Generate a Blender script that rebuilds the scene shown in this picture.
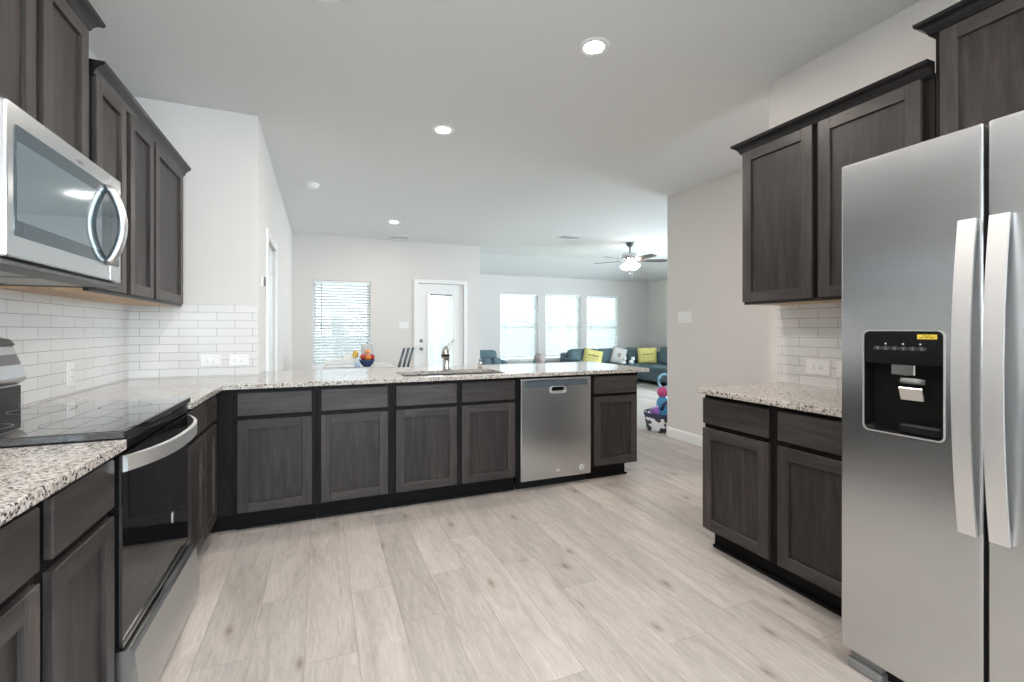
import bpy, bmesh, math, random
from mathutils import Vector, Matrix
random.seed(7)
PI = math.pi
for _o in list(bpy.data.objects):
    bpy.data.objects.remove(_o)
SC = bpy.context.scene
C = SC.collection

# ------------------------------------------------------------ camera
cam = bpy.data.cameras.new('camera')
cam.sensor_width = 36.0
cam.lens = 460.2 * 36.0 / 1024.0
cam.shift_y = -10.84 / 1024.0
cam.clip_start = 0.05
cam.clip_end = 200
cam_o = bpy.data.objects.new('camera', cam)
C.objects.link(cam_o)
cam_o.location = (0, 0, 1.242)
cam_o.rotation_euler = (PI / 2, 0, -math.radians(22.586))
SC.camera = cam_o

# ------------------------------------------------------------ world, daylight, exposure
LAMP = 360.0          # radiance of the recessed lamps
SKY_SIDE = 24.0        # sky made brighter on the unseen right side to light the rooms
SKY_FAR = 1.75        # sky on the far side, seen through the windows
w = bpy.data.worlds.new('sky')
SC.world = w
w.use_nodes = True
_bg = w.node_tree.nodes['Background']
_bg.inputs[0].default_value = (0.82, 0.93, 1.0, 1)
_nt = w.node_tree
_tc = _nt.nodes.new('ShaderNodeTexCoord')
_dt = _nt.nodes.new('ShaderNodeVectorMath'); _dt.operation = 'DOT_PRODUCT'; _dt.inputs[1].default_value = (0.87, -0.50, 0.0)
_mr = _nt.nodes.new('ShaderNodeMapRange'); _mr.interpolation_type = 'SMOOTHSTEP'
for _i, _v in ((1, 0.05), (2, 0.95), (3, SKY_FAR), (4, SKY_SIDE)):
    _mr.inputs[_i].default_value = _v
_nt.links.new(_tc.outputs['Generated'], _dt.inputs[0]); _nt.links.new(_dt.outputs['Value'], _mr.inputs[0]); _nt.links.new(_mr.outputs[0], _bg.inputs[1])
SC.view_settings.view_transform = 'Standard'
SC.view_settings.look = 'None'
SC.view_settings.gamma = 1.0
SC.view_settings.use_curve_mapping = False
SC.view_settings.exposure = 0.92
SC.cycles.max_bounces = 10
SC.cycles.diffuse_bounces = 6
SC.cycles.glossy_bounces = 5
SC.cycles.transparent_max_bounces = 12
SC.cycles.sample_clamp_indirect = 6.0
SC.cycles.use_denoising = True

def portal(name, loc, sx, sz, rot):
    l = bpy.data.lights.new(name, 'AREA')
    l.shape = 'RECTANGLE'; l.size = sx; l.size_y = sz
    l.cycles.is_portal = True
    o = bpy.data.objects.new(name, l); C.objects.link(o)
    o.location = loc; o.rotation_euler = rot
    return o

# ------------------------------------------------------------ helpers: mesh
class MB:
    def __init__(self):
        self.bm = bmesh.new()
    def _fin(self, faces, m, smooth):
        for f in faces:
            f.material_index = m
            f.smooth = smooth
    def box(self, a, b, bev=0.0, m=0, seg=1, smooth=False, rot=None):
        a, b = Vector([min(p, q) for p, q in zip(a, b)]), Vector([max(p, q) for p, q in zip(a, b)])
        t = bmesh.new()
        bmesh.ops.create_cube(t, size=1.0)
        c, s = (a + b) / 2, b - a
        for v in t.verts:
            v.co = Vector((v.co.x * s.x, v.co.y * s.y, v.co.z * s.z))
        bev = min(bev, 0.49 * min(s))
        if bev > 0:
            bmesh.ops.bevel(t, geom=list(t.edges), offset=bev, segments=seg, profile=0.6, affect='EDGES')
        mt = Matrix.Translation(c)
        if rot is not None:
            mt = mt @ rot
        t.transform(mt)
        self.add(t, m, smooth)
        return self
    def add(self, t, m=0, smooth=False):
        vm = {}
        for v in t.verts:
            vm[v] = self.bm.verts.new(v.co)
        for f in t.faces:
            try:
                nf = self.bm.faces.new([vm[v] for v in f.verts])
                nf.material_index = m; nf.smooth = smooth
            except ValueError:
                pass
        t.free()
    def prism(self, pts, axis, a0, a1, m=0, smooth=False, bev=0.0, seg=1):
        """closed 2D outline extruded along axis: 'x' -> pts (y,z), 'y' -> pts (x,z), 'z' -> pts (x,y)"""
        def mk(p, a):
            return {'x': (a, p[0], p[1]), 'y': (p[0], a, p[1]), 'z': (p[0], p[1], a)}[axis]
        t = bmesh.new()
        v0 = [t.verts.new(mk(p, a0)) for p in pts]
        v1 = [t.verts.new(mk(p, a1)) for p in pts]
        n = len(pts)
        t.faces.new(v0); t.faces.new(v1[::-1])
        for i in range(n):
            t.faces.new([v0[i], v1[i], v1[(i + 1) % n], v0[(i + 1) % n]])
        bmesh.ops.recalc_face_normals(t, faces=list(t.faces))
        if bev > 0:
            bmesh.ops.bevel(t, geom=list(t.edges), offset=bev, segments=seg, profile=0.6, affect='EDGES')
        self.add(t, m, smooth)
        return self
    def lathe(self, prof, loc=(0, 0, 0), n=32, m=0, smooth=True, mat=None):
        t = bmesh.new()
        rings = []
        for r, z in prof:
            if r < 1e-6:
                rings.append([t.verts.new((0, 0, z))])
            else:
                rings.append([t.verts.new((r * math.cos(2 * PI * i / n), r * math.sin(2 * PI * i / n), z)) for i in range(n)])
        for A, B in zip(rings, rings[1:]):
            for i in range(n):
                j = (i + 1) % n
                if len(A) == 1 and len(B) > 1:
                    t.faces.new([A[0], B[i], B[j]])
                elif len(B) == 1 and len(A) > 1:
                    t.faces.new([A[j], A[i], B[0]])
                elif len(A) > 1:
                    t.faces.new([A[i], A[j], B[j], B[i]])
        bmesh.ops.recalc_face_normals(t, faces=list(t.faces))
        mt = Matrix.Translation(Vector(loc))
        if mat is not None:
            mt = mt @ mat
        t.transform(mt)
        self.add(t, m, smooth)
        return self
    def tube(self, pts, r, n=12, m=0, cap=True, smooth=True, sx=1.0, sy=1.0, up=(0, 0, 1)):
        """tube along points; r number or list; sx, sy squash the section"""
        pts = [Vector(p) for p in pts]
        rr = r if isinstance(r, (list, tuple)) else [r] * len(pts)
        t = bmesh.new(); rings = []
        for i, p in enumerate(pts):
            d = (pts[min(i + 1, len(pts) - 1)] - pts[max(i - 1, 0)]).normalized()
            u = Vector(up)
            if abs(d.dot(u)) > 0.98:
                u = Vector((1, 0, 0)) if abs(d.x) < 0.9 else Vector((0, 1, 0))
            s = d.cross(u).normalized(); q = s.cross(d).normalized()
            rings.append([t.verts.new(p + s * (math.cos(2 * PI * k / n) * rr[i] * sx) + q * (math.sin(2 * PI * k / n) * rr[i] * sy)) for k in range(n)])
        for A, B in zip(rings, rings[1:]):
            for k in range(n):
                t.faces.new([A[k], A[(k + 1) % n], B[(k + 1) % n], B[k]])
        if cap:
            t.faces.new(rings[0][::-1]); t.faces.new(rings[-1])
        bmesh.ops.recalc_face_normals(t, faces=list(t.faces))
        self.add(t, m, smooth)
        return self
    def ball(self, c, r, m=0, sc=(1, 1, 1), sub=3, wob=0.0, rot=None):
        t = bmesh.new()
        bmesh.ops.create_icosphere(t, subdivisions=sub, radius=1.0)
        for v in t.verts:
            k = 1 + wob * math.sin(5 * v.co.x + 3 * v.co.y + 7 * v.co.z)
            v.co = Vector((v.co.x * r * sc[0] * k, v.co.y * r * sc[1] * k, v.co.z * r * sc[2] * k))
        if rot is not None:
            t.transform(rot)
        t.transform(Matrix.Translation(Vector(c)))
        self.add(t, m, True)
        return self
    def sweep(self, prof, path, side=1, m=0):
        """profile [(out, z)] swept along plan path [(x, y)] with mitred corners; side=+1: out is to the right of travel"""
        P = [Vector((p[0], p[1])) for p in path]
        nrm = []
        for a, b in zip(P, P[1:]):
            d = (b - a).normalized()
            nrm.append(Vector((d.y, -d.x)) * side)
        t = bmesh.new(); rings = []
        for i, p in enumerate(P):
            if i == 0:
                o = nrm[0]
            elif i == len(P) - 1:
                o = nrm[-1]
            else:
                o = (nrm[i - 1] + nrm[i]); o = o / (o.dot(nrm[i]))
            rings.append([t.verts.new((p.x + o.x * q[0], p.y + o.y * q[0], q[1])) for q in prof])
        n = len(prof)
        for A, B in zip(rings, rings[1:]):
            for k in range(n):
                t.faces.new([A[k], A[(k + 1) % n], B[(k + 1) % n], B[k]])
        t.faces.new(rings[0][::-1]); t.faces.new(rings[-1])
        bmesh.ops.recalc_face_normals(t, faces=list(t.faces))
        self.add(t, m, False)
        return self
    def build(self, name, mats, parent=None, local=False):
        me = bpy.data.meshes.new(name)
        if parent is not None and not local:
            base = parent
            off = Vector((0, 0, 0))
            while base is not None:
                off += base.location
                base = base.parent
            for v in self.bm.verts:
                v.co -= off
        self.bm.to_mesh(me); self.bm.free()
        if not isinstance(mats, (list, tuple)):
            mats = [mats]
        for k in mats:
            me.materials.append(k)
        o = bpy.data.objects.new(name, me)
        C.objects.link(o)
        if parent is not None:
            o.parent = parent
        return o

def thing(name, label, cat, loc=(0, 0, 0), rz=0.0, group=None):
    o = bpy.data.objects.new(name, None)
    o.empty_display_size = 0.1
    C.objects.link(o)
    o.location = loc
    o.rotation_euler = (0, 0, rz)
    o['label'] = label; o['category'] = cat
    if group:
        o['group'] = group
    return o

def tag(o, label, cat, group=None):
    o['label'] = label; o['category'] = cat
    if group:
        o['group'] = group
    return o

def struct(o):
    o['kind'] = 'structure'
    return o

def copy_thing(o, loc, label, rz=None):
    r = o.copy(); C.objects.link(r); r.location = loc
    if rz is not None:
        r.rotation_euler = (0, 0, rz)
    r['label'] = label
    for ch in list(o.children):
        c = ch.copy(); C.objects.link(c); c.parent = r
        for g in list(ch.children):
            d = g.copy(); C.objects.link(d); d.parent = c
    return r

def cut(o, cutters):
    for c in cutters:
        md = o.modifiers.new('cut', 'BOOLEAN')
        md.operation = 'DIFFERENCE'; md.object = c; md.solver = 'EXACT'
    dg = bpy.context.evaluated_depsgraph_get()
    dg.update()
    me = bpy.data.meshes.new_from_object(o.evaluated_get(dg))
    o.modifiers.clear()
    o.data = me
    for c in cutters:
        bpy.data.objects.remove(c)

def rrect(x0, x1, y0, y1, r, n=5):
    p = []
    for cx, cy, a in ((x1 - r, y1 - r, 0), (x0 + r, y1 - r, PI / 2), (x0 + r, y0 + r, PI), (x1 - r, y0 + r, 1.5 * PI)):
        for i in range(n + 1):
            t = a + PI / 2 * i / n
            p.append((cx + r * math.cos(t), cy + r * math.sin(t)))
    return p

# ------------------------------------------------------------ helpers: materials
def mat(name, col=(0.5, 0.5, 0.5), rough=0.5, metal=0.0, spec=0.5, emit=None, emit_s=0.0, coat=0.0, sheen=0.0):
    m = bpy.data.materials.new(name); m.use_nodes = True
    b = m.node_tree.nodes['Principled BSDF']
    b.inputs['Base Color'].default_value = (*col, 1)
    b.inputs['Roughness'].default_value = rough
    b.inputs['Metallic'].default_value = metal
    b.inputs['Specular IOR Level'].default_value = spec
    b.inputs['Coat Weight'].default_value = coat
    b.inputs['Coat Roughness'].default_value = 0.02
    b.inputs['Sheen Weight'].default_value = sheen
    if emit:
        b.inputs['Emission Color'].default_value = (*emit, 1)
        b.inputs['Emission Strength'].default_value = emit_s
    return m

class NT:
    def __init__(self, m):
        self.t = m.node_tree; self.b = self.t.nodes['Principled BSDF']
    def n(self, typ, **kw):
        nd = self.t.nodes.new(typ)
        for k, v in kw.items():
            if k.startswith('i_'):
                nd.inputs[k[2:].replace('_', ' ')].default_value = v
            else:
                setattr(nd, k, v)
        return nd
    def l(self, a, b):
        self.t.links.new(a, b)
    def coord(self, kind='Object', scale=(1, 1, 1), rot=(0, 0, 0), loc=(0, 0, 0)):
        tc = self.n('ShaderNodeTexCoord'); mp = self.n('ShaderNodeMapping')
        mp.inputs['Scale'].default_value = scale; mp.inputs['Rotation'].default_value = rot; mp.inputs['Location'].default_value = loc
        self.l(tc.outputs[kind], mp.inputs[0])
        return mp.outputs[0]
    def ramp(self, fac, stops, interp='LINEAR'):
        r = self.n('ShaderNodeValToRGB'); r.color_ramp.interpolation = interp
        e = r.color_ramp.elements
        while len(e) > 1:
            e.remove(e[-1])
        e[0].position = stops[0][0]; e[0].color = (*stops[0][1], 1)
        for p, c in stops[1:]:
            k = e.new(p); k.color = (*c, 1)
        self.l(fac, r.inputs[0])
        return r.outputs[0]
    def mix(self, a, b, fac, mode='MIX'):
        x = self.n('ShaderNodeMix', data_type='RGBA', blend_type=mode)
        for s, v in ((x.inputs[0], fac), (x.inputs[6], a), (x.inputs[7], b)):
            if hasattr(v, 'node'):
                self.l(v, s)
            else:
                s.default_value = v if not isinstance(v, tuple) else (*v, 1)
        return x.outputs[2]
    def bump(self, h, strength=0.2, dist=0.01):
        b = self.n('ShaderNodeBump'); b.inputs['Strength'].default_value = strength; b.inputs['Distance'].default_value = dist
        self.l(h, b.inputs['Height']); self.l(b.outputs[0], self.b.inputs['Normal'])

def paint(name, col, rough=0.6, tex=0.15, scale=90):
    m = mat(name, col, rough, spec=0.3); k = NT(m)
    nz = k.n('ShaderNodeTexNoise', i_Scale=scale, i_Detail=3.0)
    k.l(k.coord('Object'), nz.inputs[0])
    k.bump(nz.outputs[0], tex, 0.004)
    return m

def wood(name, c0, c1, c2, rough, vert=True, spec=0.28):
    m = mat(name, c1, rough, spec=spec); k = NT(m)
    sc = (30, 30, 3.0) if vert else (3.0, 30, 30)
    co = k.coord('Object', sc)
    oi = k.n('ShaderNodeObjectInfo')
    off = k.n('ShaderNodeVectorMath', operation='ADD'); k.l(co, off.inputs[0])
    sc2 = k.n('ShaderNodeVectorMath', operation='SCALE'); sc2.inputs[0].default_value = (37, 13, 51); k.l(oi.outputs['Random'], sc2.inputs['Scale'])
    k.l(sc2.outputs[0], off.inputs[1])
    n1 = k.n('ShaderNodeTexNoise', i_Scale=1.0, i_Detail=6.0, i_Roughness=0.6, i_Distortion=0.6); k.l(off.outputs[0], n1.inputs[0])
    n2 = k.n('ShaderNodeTexNoise', i_Scale=5.0, i_Detail=4.0, i_Roughness=0.7); k.l(off.outputs[0], n2.inputs[0])
    n3 = k.n('ShaderNodeTexNoise', i_Scale=0.22, i_Detail=2.0); k.l(off.outputs[0], n3.inputs[0])
    a = k.ramp(n1.outputs[0], [(0.25, c0), (0.5, c1), (0.78, c2)])
    b = k.ramp(n2.outputs[0], [(0.3, (0.72, 0.72, 0.72)), (0.7, (1.1, 1.1, 1.1))])
    cc = k.mix(a, b, 0.6, 'MULTIPLY')
    d = k.ramp(n3.outputs[0], [(0.3, (0.70, 0.71, 0.73)), (0.7, (1.32, 1.27, 1.22))])
    cc = k.mix(cc, d, 0.8, 'MULTIPLY')
    k.l(cc, k.b.inputs['Base Color'])
    k.bump(n2.outputs[0], 0.06, 0.002)
    return m

def steel(name, col=(0.62, 0.63, 0.64), rough=0.3, axis='y', dents=0.0, aniso=0.75):
    m = mat(name, col, rough, 1.0); k = NT(m)
    k.b.inputs['Anisotropic'].default_value = aniso
    k.b.inputs['Anisotropic Rotation'].default_value = 0.0
    tg = k.n('ShaderNodeTangent', direction_type='RADIAL', axis='Z'); k.l(tg.outputs[0], k.b.inputs['Tangent'])
    if dents:
        n2 = k.n('ShaderNodeTexNoise', i_Scale=1.6, i_Detail=1.0); k.l(k.coord('Object', (1, 1, 1)), n2.inputs[0])
        k.bump(n2.outputs[0], dents, 0.02)
    return m

def glass(name, tint=(0.95, 0.98, 1.0), refl=0.08):
    m = bpy.data.materials.new(name); m.use_nodes = True
    t = m.node_tree; t.nodes.clear()
    o = t.nodes.new('ShaderNodeOutputMaterial'); mx = t.nodes.new('ShaderNodeMixShader')
    tr = t.nodes.new('ShaderNodeBsdfTransparent'); gl = t.nodes.new('ShaderNodeBsdfGlossy')
    tr.inputs[0].default_value = (*tint, 1); gl.inputs['Roughness'].default_value = 0.02
    mx.inputs[0].default_value = refl
    t.links.new(tr.outputs[0], mx.inputs[1]); t.links.new(gl.outputs[0], mx.inputs[2]); t.links.new(mx.outputs[0], o.inputs[0])
    return m

def tile_mat(name, horiz, phase):
    m = mat(name, (0.8, 0.8, 0.8), 0.16, spec=0.5); k = NT(m)
    tc = k.n('ShaderNodeTexCoord'); sp = k.n('ShaderNodeSeparateXYZ'); k.l(tc.outputs['Object'], sp.inputs[0])
    cb = k.n('ShaderNodeCombineXYZ')
    ad = k.n('ShaderNodeMath', operation='ADD'); ad.inputs[1].default_value = phase + 30.0
    k.l(sp.outputs[horiz], ad.inputs[0]); k.l(ad.outputs[0], cb.inputs[0])
    az = k.n('ShaderNodeMath', operation='ADD'); az.inputs[1].default_value = 0.056 * 40 - 1.4235
    k.l(sp.outputs['Z'], az.inputs[0]); k.l(az.outputs[0], cb.inputs[1])
    br = k.n('ShaderNodeTexBrick', offset=0.5, offset_frequency=2)
    for nm, v in (('Scale', 1.0), ('Brick Width', 0.222), ('Row Height', 0.056), ('Mortar Size', 0.0017), ('Mortar Smooth', 0.1), ('Bias', 0.0)):
        br.inputs[nm].default_value = v
    br.inputs['Color1'].default_value = (0.70, 0.69, 0.675, 1); br.inputs['Color2'].default_value = (0.665, 0.655, 0.64, 1)
    br.inputs['Mortar'].default_value = (0.36, 0.35, 0.34, 1)
    k.l(cb.outputs[0], br.inputs[0])
    k.l(br.outputs['Color'], k.b.inputs['Base Color'])
    inv = k.n('ShaderNodeMath', operation='SUBTRACT'); inv.inputs[0].default_value = 1.0; k.l(br.outputs['Fac'], inv.inputs[1])
    nz = k.n('ShaderNodeTexNoise', i_Scale=14.0); k.l(k.coord('Object'), nz.inputs[0])
    am = k.n('ShaderNodeMath', operation='MULTIPLY_ADD'); am.inputs[1].default_value = 0.25; k.l(nz.outputs[0], am.inputs[0]); k.l(inv.outputs[0], am.inputs[2])
    k.bump(am.outputs[0], 0.25, 0.003)
    return m

def floor_mat():
    m = mat('pale oak planks', (0.5, 0.45, 0.4), 0.42, spec=0.4); k = NT(m)
    tc = k.n('ShaderNodeTexCoord'); sp = k.n('ShaderNodeSeparateXYZ'); k.l(tc.outputs['Object'], sp.inputs[0])
    ax = k.n('ShaderNodeMath', operation='ADD'); ax.inputs[1].default_value = 0.19 * 100 - 0.324; k.l(sp.outputs['X'], ax.inputs[0])
    ay = k.n('ShaderNodeMath', operation='ADD'); ay.inputs[1].default_value = 40.3; k.l(sp.outputs['Y'], ay.inputs[0])
    row = k.n('ShaderNodeMath', operation='DIVIDE'); row.inputs[1].default_value = 0.19; k.l(ax.outputs[0], row.inputs[0])
    fl = k.n('ShaderNodeMath', operation='FLOOR'); k.l(row.outputs[0], fl.inputs[0])
    wn = k.n('ShaderNodeTexWhiteNoise', noise_dimensions='1D'); k.l(fl.outputs[0], wn.inputs['W'])
    sh = k.n('ShaderNodeMath', operation='MULTIPLY_ADD'); sh.inputs[1].default_value = 1.22; k.l(wn.outputs[0], sh.inputs[0]); k.l(ay.outputs[0], sh.inputs[2])
    cb = k.n('ShaderNodeCombineXYZ'); k.l(sh.outputs[0], cb.inputs[0]); k.l(ax.outputs[0], cb.inputs[1])
    br = k.n('ShaderNodeTexBrick', offset=0.0, offset_frequency=2)
    for nm, v in (('Scale', 1.0), ('Brick Width', 1.22), ('Row Height', 0.19), ('Mortar Size', 0.0012), ('Mortar Smooth', 0.2), ('Bias', 0.0)):
        br.inputs[nm].default_value = v
    br.inputs['Color1'].default_value = (1.09, 1.08, 1.07, 1); br.inputs['Color2'].default_value = (0.86, 0.86, 0.86, 1); br.inputs['Mortar'].default_value = (0.62, 0.6, 0.58, 1)
    k.l(cb.outputs[0], br.inputs[0])
    # per-plank random offset for the grain
    dv = k.n('ShaderNodeMath', operation='DIVIDE'); dv.inputs[1].default_value = 1.22; k.l(sh.outputs[0], dv.inputs[0])
    f2 = k.n('ShaderNodeMath', operation='FLOOR'); k.l(dv.outputs[0], f2.inputs[0])
    c2 = k.n('ShaderNodeCombineXYZ'); k.l(fl.outputs[0], c2.inputs[0]); k.l(f2.outputs[0], c2.inputs[1])
    w2 = k.n('ShaderNodeTexWhiteNoise', noise_dimensions='3D'); k.l(c2.outputs[0], w2.inputs['Vector'])
    s3 = k.n('ShaderNodeVectorMath', operation='SCALE'); s3.inputs['Scale'].default_value = 60.0; k.l(w2.outputs['Color'], s3.inputs[0])
    gv = k.n('ShaderNodeVectorMath', operation='MULTIPLY'); gv.inputs[1].default_value = (9.0, 1.1, 1.0); k.l(tc.outputs['Object'], gv.inputs[0])
    ga = k.n('ShaderNodeVectorMath', operation='ADD'); k.l(gv.outputs[0], ga.inputs[0]); k.l(s3.outputs[0], ga.inputs[1])
    n1 = k.n('ShaderNodeTexNoise', i_Scale=1.0, i_Detail=5.0, i_Roughness=0.62, i_Distortion=1.2); k.l(ga.outputs[0], n1.inputs[0])
    n2 = k.n('ShaderNodeTexNoise', i_Scale=9.0, i_Detail=4.0, i_Roughness=0.7, i_Distortion=0.4); k.l(ga.outputs[0], n2.inputs[0])
    base = k.ramp(n1.outputs[0], [(0.22, (0.33, 0.297, 0.272)), (0.5, (0.475, 0.438, 0.408)), (0.8, (0.57, 0.533, 0.503))])
    fine = k.ramp(n2.outputs[0], [(0.3, (0.80, 0.79, 0.78)), (0.65, (1.08, 1.08, 1.08))])
    c = k.mix(base, fine, 0.8, 'MULTIPLY')
    c = k.mix(c, br.outputs['Color'], 1.0, 'MULTIPLY')
    # knots
    kv = k.n('ShaderNodeVectorMath', operation='MULTIPLY'); kv.inputs[1].default_value = (4.2, 1.7, 1.0); k.l(tc.outputs['Object'], kv.inputs[0])
    ka = k.n('ShaderNodeVectorMath', operation='ADD'); k.l(kv.outputs[0], ka.inputs[0]); k.l(s3.outputs[0], ka.inputs[1])
    vo = k.n('ShaderNodeTexVoronoi', voronoi_dimensions='2D', i_Scale=1.0); k.l(ka.outputs[0], vo.inputs[0])
    kn = k.ramp(vo.outputs['Distance'], [(0.0, (0.42, 0.37, 0.33)), (0.03, (0.66, 0.62, 0.58)), (0.09, (0.94, 0.93, 0.92)), (0.16, (1, 1, 1))])
    sk_ = k.n('ShaderNodeSeparateColor'); k.l(vo.outputs['Color'], sk_.inputs[0])
    kf = k.ramp(sk_.outputs[0], [(0.0, (0.95, 0.95, 0.95)), (0.42, (0.0, 0.0, 0.0))], 'CONSTANT')
    sf_ = k.n('ShaderNodeSeparateColor'); k.l(kf, sf_.inputs[0])
    c = k.mix(c, kn, sf_.outputs[0], 'MULTIPLY')
    k.l(c, k.b.inputs['Base Color'])
    inv = k.n('ShaderNodeMath', operation='SUBTRACT'); inv.inputs[0].default_value = 1.0; k.l(br.outputs['Fac'], inv.inputs[1])
    am = k.n('ShaderNodeMath', operation='MULTIPLY_ADD'); am.inputs[1].default_value = 0.3; k.l(n2.outputs[0], am.inputs[0]); k.l(inv.outputs[0], am.inputs[2])
    k.bump(am.outputs[0], 0.15, 0.003)
    return m

def granite_mat():
    m = mat('speckled granite', (0.6, 0.57, 0.53), 0.09, spec=0.55); k = NT(m)
    co = k.coord('Object')
    v1 = k.n('ShaderNodeTexVoronoi', i_Scale=230.0, i_Randomness=1.0); k.l(co, v1.inputs[0])
    v2 = k.n('ShaderNodeTexVoronoi', i_Scale=120.0, i_Randomness=1.0); k.l(co, v2.inputs[0])
    n1 = k.n('ShaderNodeTexNoise', i_Scale=60.0, i_Detail=6.0, i_Roughness=0.7); k.l(co, n1.inputs[0])
    s1 = k.n('ShaderNodeSeparateColor'); k.l(v1.outputs['Color'], s1.inputs[0])
    s2 = k.n('ShaderNodeSeparateColor'); k.l(v2.outputs['Color'], s2.inputs[0])
    a = k.ramp(s1.outputs[0], [(0.0, (0.03, 0.028, 0.028)), (0.17, (0.15, 0.135, 0.125)), (0.28, (0.38, 0.34, 0.30)), (0.50, (0.53, 0.49, 0.445)), (0.75, (0.63, 0.60, 0.57))], 'CONSTANT')
    b = k.ramp(s2.outputs[0], [(0.0, (0.05, 0.048, 0.048)), (0.16, (0.34, 0.29, 0.255)), (0.32, (0.51, 0.47, 0.43)), (0.65, (0.63, 0.60, 0.57))], 'CONSTANT')
    f = k.ramp(n1.outputs[0], [(0.42, (0, 0, 0)), (0.58, (1, 1, 1))])
    sf = k.n('ShaderNodeSeparateColor'); k.l(f, sf.inputs[0])
    c = k.mix(a, b, sf.outputs[0])
    k.l(c, k.b.inputs['Base Color'])
    return m

M = {}
M['wall'] = paint('warm white wall paint', (0.68, 0.65, 0.625), 0.65, 0.12, 120)
M['ceil'] = paint('white ceiling paint', (0.72, 0.72, 0.71), 0.75, 0.35, 70)
M['white'] = mat('white gloss paint', (0.82, 0.82, 0.81), 0.3)
M['vinyl'] = mat('white vinyl', (0.80, 0.82, 0.83), 0.35)
M['plastic'] = mat('white plastic', (0.80, 0.79, 0.77), 0.3)
M['slot'] = mat('dark slot', (0.03, 0.03, 0.03), 0.6)
M['floor'] = floor_mat()
M['granite'] = granite_mat()
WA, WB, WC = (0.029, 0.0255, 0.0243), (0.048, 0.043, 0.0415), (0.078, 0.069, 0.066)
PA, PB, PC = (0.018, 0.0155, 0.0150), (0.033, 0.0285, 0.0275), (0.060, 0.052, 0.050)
M['wood'] = wood('dark stained maple', WA, WB, WC, 0.36, True)
M['panelw'] = wood('dark maple panel', PA, PB, PC, 0.42, True)  # recessed panels in a darker tone of the door wood
M['woodh'] = wood('dark stained maple sideways', WA, WB, WC, 0.36, False)
M['crown'] = mat('dark stained moulding', (0.012, 0.0115, 0.012), 0.26, spec=0.35)
M['frame'] = wood('face frame wood with painted shade', (0.006, 0.0052, 0.005), (0.011, 0.0095, 0.009), (0.020, 0.0175, 0.0165), 0.5, True, 0.12)  # same cabinet wood, darkened to paint in the shade of the door gaps
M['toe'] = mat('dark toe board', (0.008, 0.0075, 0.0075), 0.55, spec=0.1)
M['maple'] = wood('raw maple underside', (0.48, 0.32, 0.19), (0.58, 0.41, 0.26), (0.66, 0.49, 0.33), 0.5, False)
M['steel'] = steel('brushed stainless steel', (0.60, 0.61, 0.62), 0.27, 'y', 0.05)
M['steelx'] = steel('brushed stainless steel across', (0.58, 0.59, 0.60), 0.27, 'x', 0.05)
M['bright'] = mat('satin steel handle', (0.86, 0.86, 0.86), 0.42, 1.0)
M['chrome'] = mat('brushed nickel', (0.62, 0.61, 0.59), 0.18, 1.0)
M['dnick'] = mat('dark nickel', (0.30, 0.29, 0.28), 0.3, 1.0)
M['dgrey'] = mat('dark grey enamel', (0.10, 0.10, 0.105), 0.4)
M['grey'] = mat('mid grey plastic', (0.22, 0.22, 0.22), 0.45)
M['black'] = mat('black gloss plastic', (0.007, 0.007, 0.008), 0.15, spec=0.22)
M['blackm'] = mat('black plastic', (0.007, 0.007, 0.008), 0.45, spec=0.2)
M['bglass'] = mat('black glass', (0.010, 0.010, 0.012), 0.02, spec=0.9, coat=0.7)
M['oglass'] = mat('black oven glass', (0.006, 0.006, 0.007), 0.03, spec=0.45)
M['mglass'] = mat('grey mirrored oven glass', (0.34, 0.41, 0.45), 0.05, spec=1.0, metal=0.85)
M['glass'] = glass('window glass')
M['tileL'] = tile_mat('white subway tile left', 'Y', 0.0)
M['tileS'] = tile_mat('white subway tile stub', 'X', 0.094)
M['tileR'] = tile_mat('white subway tile right', 'Y', 0.1)
M['lamp'] = mat('lamp lens', (0.9, 0.9, 0.9), 0.5, emit=(1.0, 0.91, 0.83), emit_s=LAMP)
M['fanlamp'] = mat('frosted lamp glass', (0.9, 0.9, 0.88), 0.4, emit=(1.0, 0.90, 0.78), emit_s=14.0)

# ------------------------------------------------------------ the shell
CH = 2.807
def shell(name, boxes, m, cuts=()):
    b = MB()
    for a, c in boxes:
        b.box(a, c)
    o = b.build(name, m)
    if cuts:
        cs = []
        for a, c in cuts:
            k = MB(); k.box(a, c); cs.append(k.build('cutter', m))
        cut(o, cs)
    return struct(o)

XW0, XW1, YB = -1.189, 2.632, -2.9       # kitchen left wall, right wall, wall behind the camera
XH, YS, YN = -0.424, 3.82, 8.163          # stub wall end, stub wall face, nook wall
XN, YL, XR2 = 2.748, 10.0, 8.11           # nook wall end, living-room far wall, living-room right wall
X2, Y2 = 3.76, 4.29                       # white wall beyond the kitchen
shell('floor', [((-1.4, YB - 0.15, -0.1), (8.4, 10.2, 0.0))], M['floor'])
# ceiling: flat, falling along the far and right edges of the living room
cb = MB()
cb.box((-1.4, YB - 0.15, CH), (6.97, 8.86, CH + 0.12))
cb.prism([(8.86, CH), (8.86, CH + 0.12), (10.1, 2.52 + 0.10), (10.1, 2.505)], 'x', -1.4, 8.25)
cb.prism([(6.97, CH), (6.97, CH + 0.12), (8.25, 2.60), (8.25, 2.498)], 'y', YB - 0.15, 10.1)
struct(cb.build('ceiling', M['ceil']))
shell('wall_left', [((XW0 - 0.12, YB, 0), (XW0, YS + 0.12, CH))], M['wall'])
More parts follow.
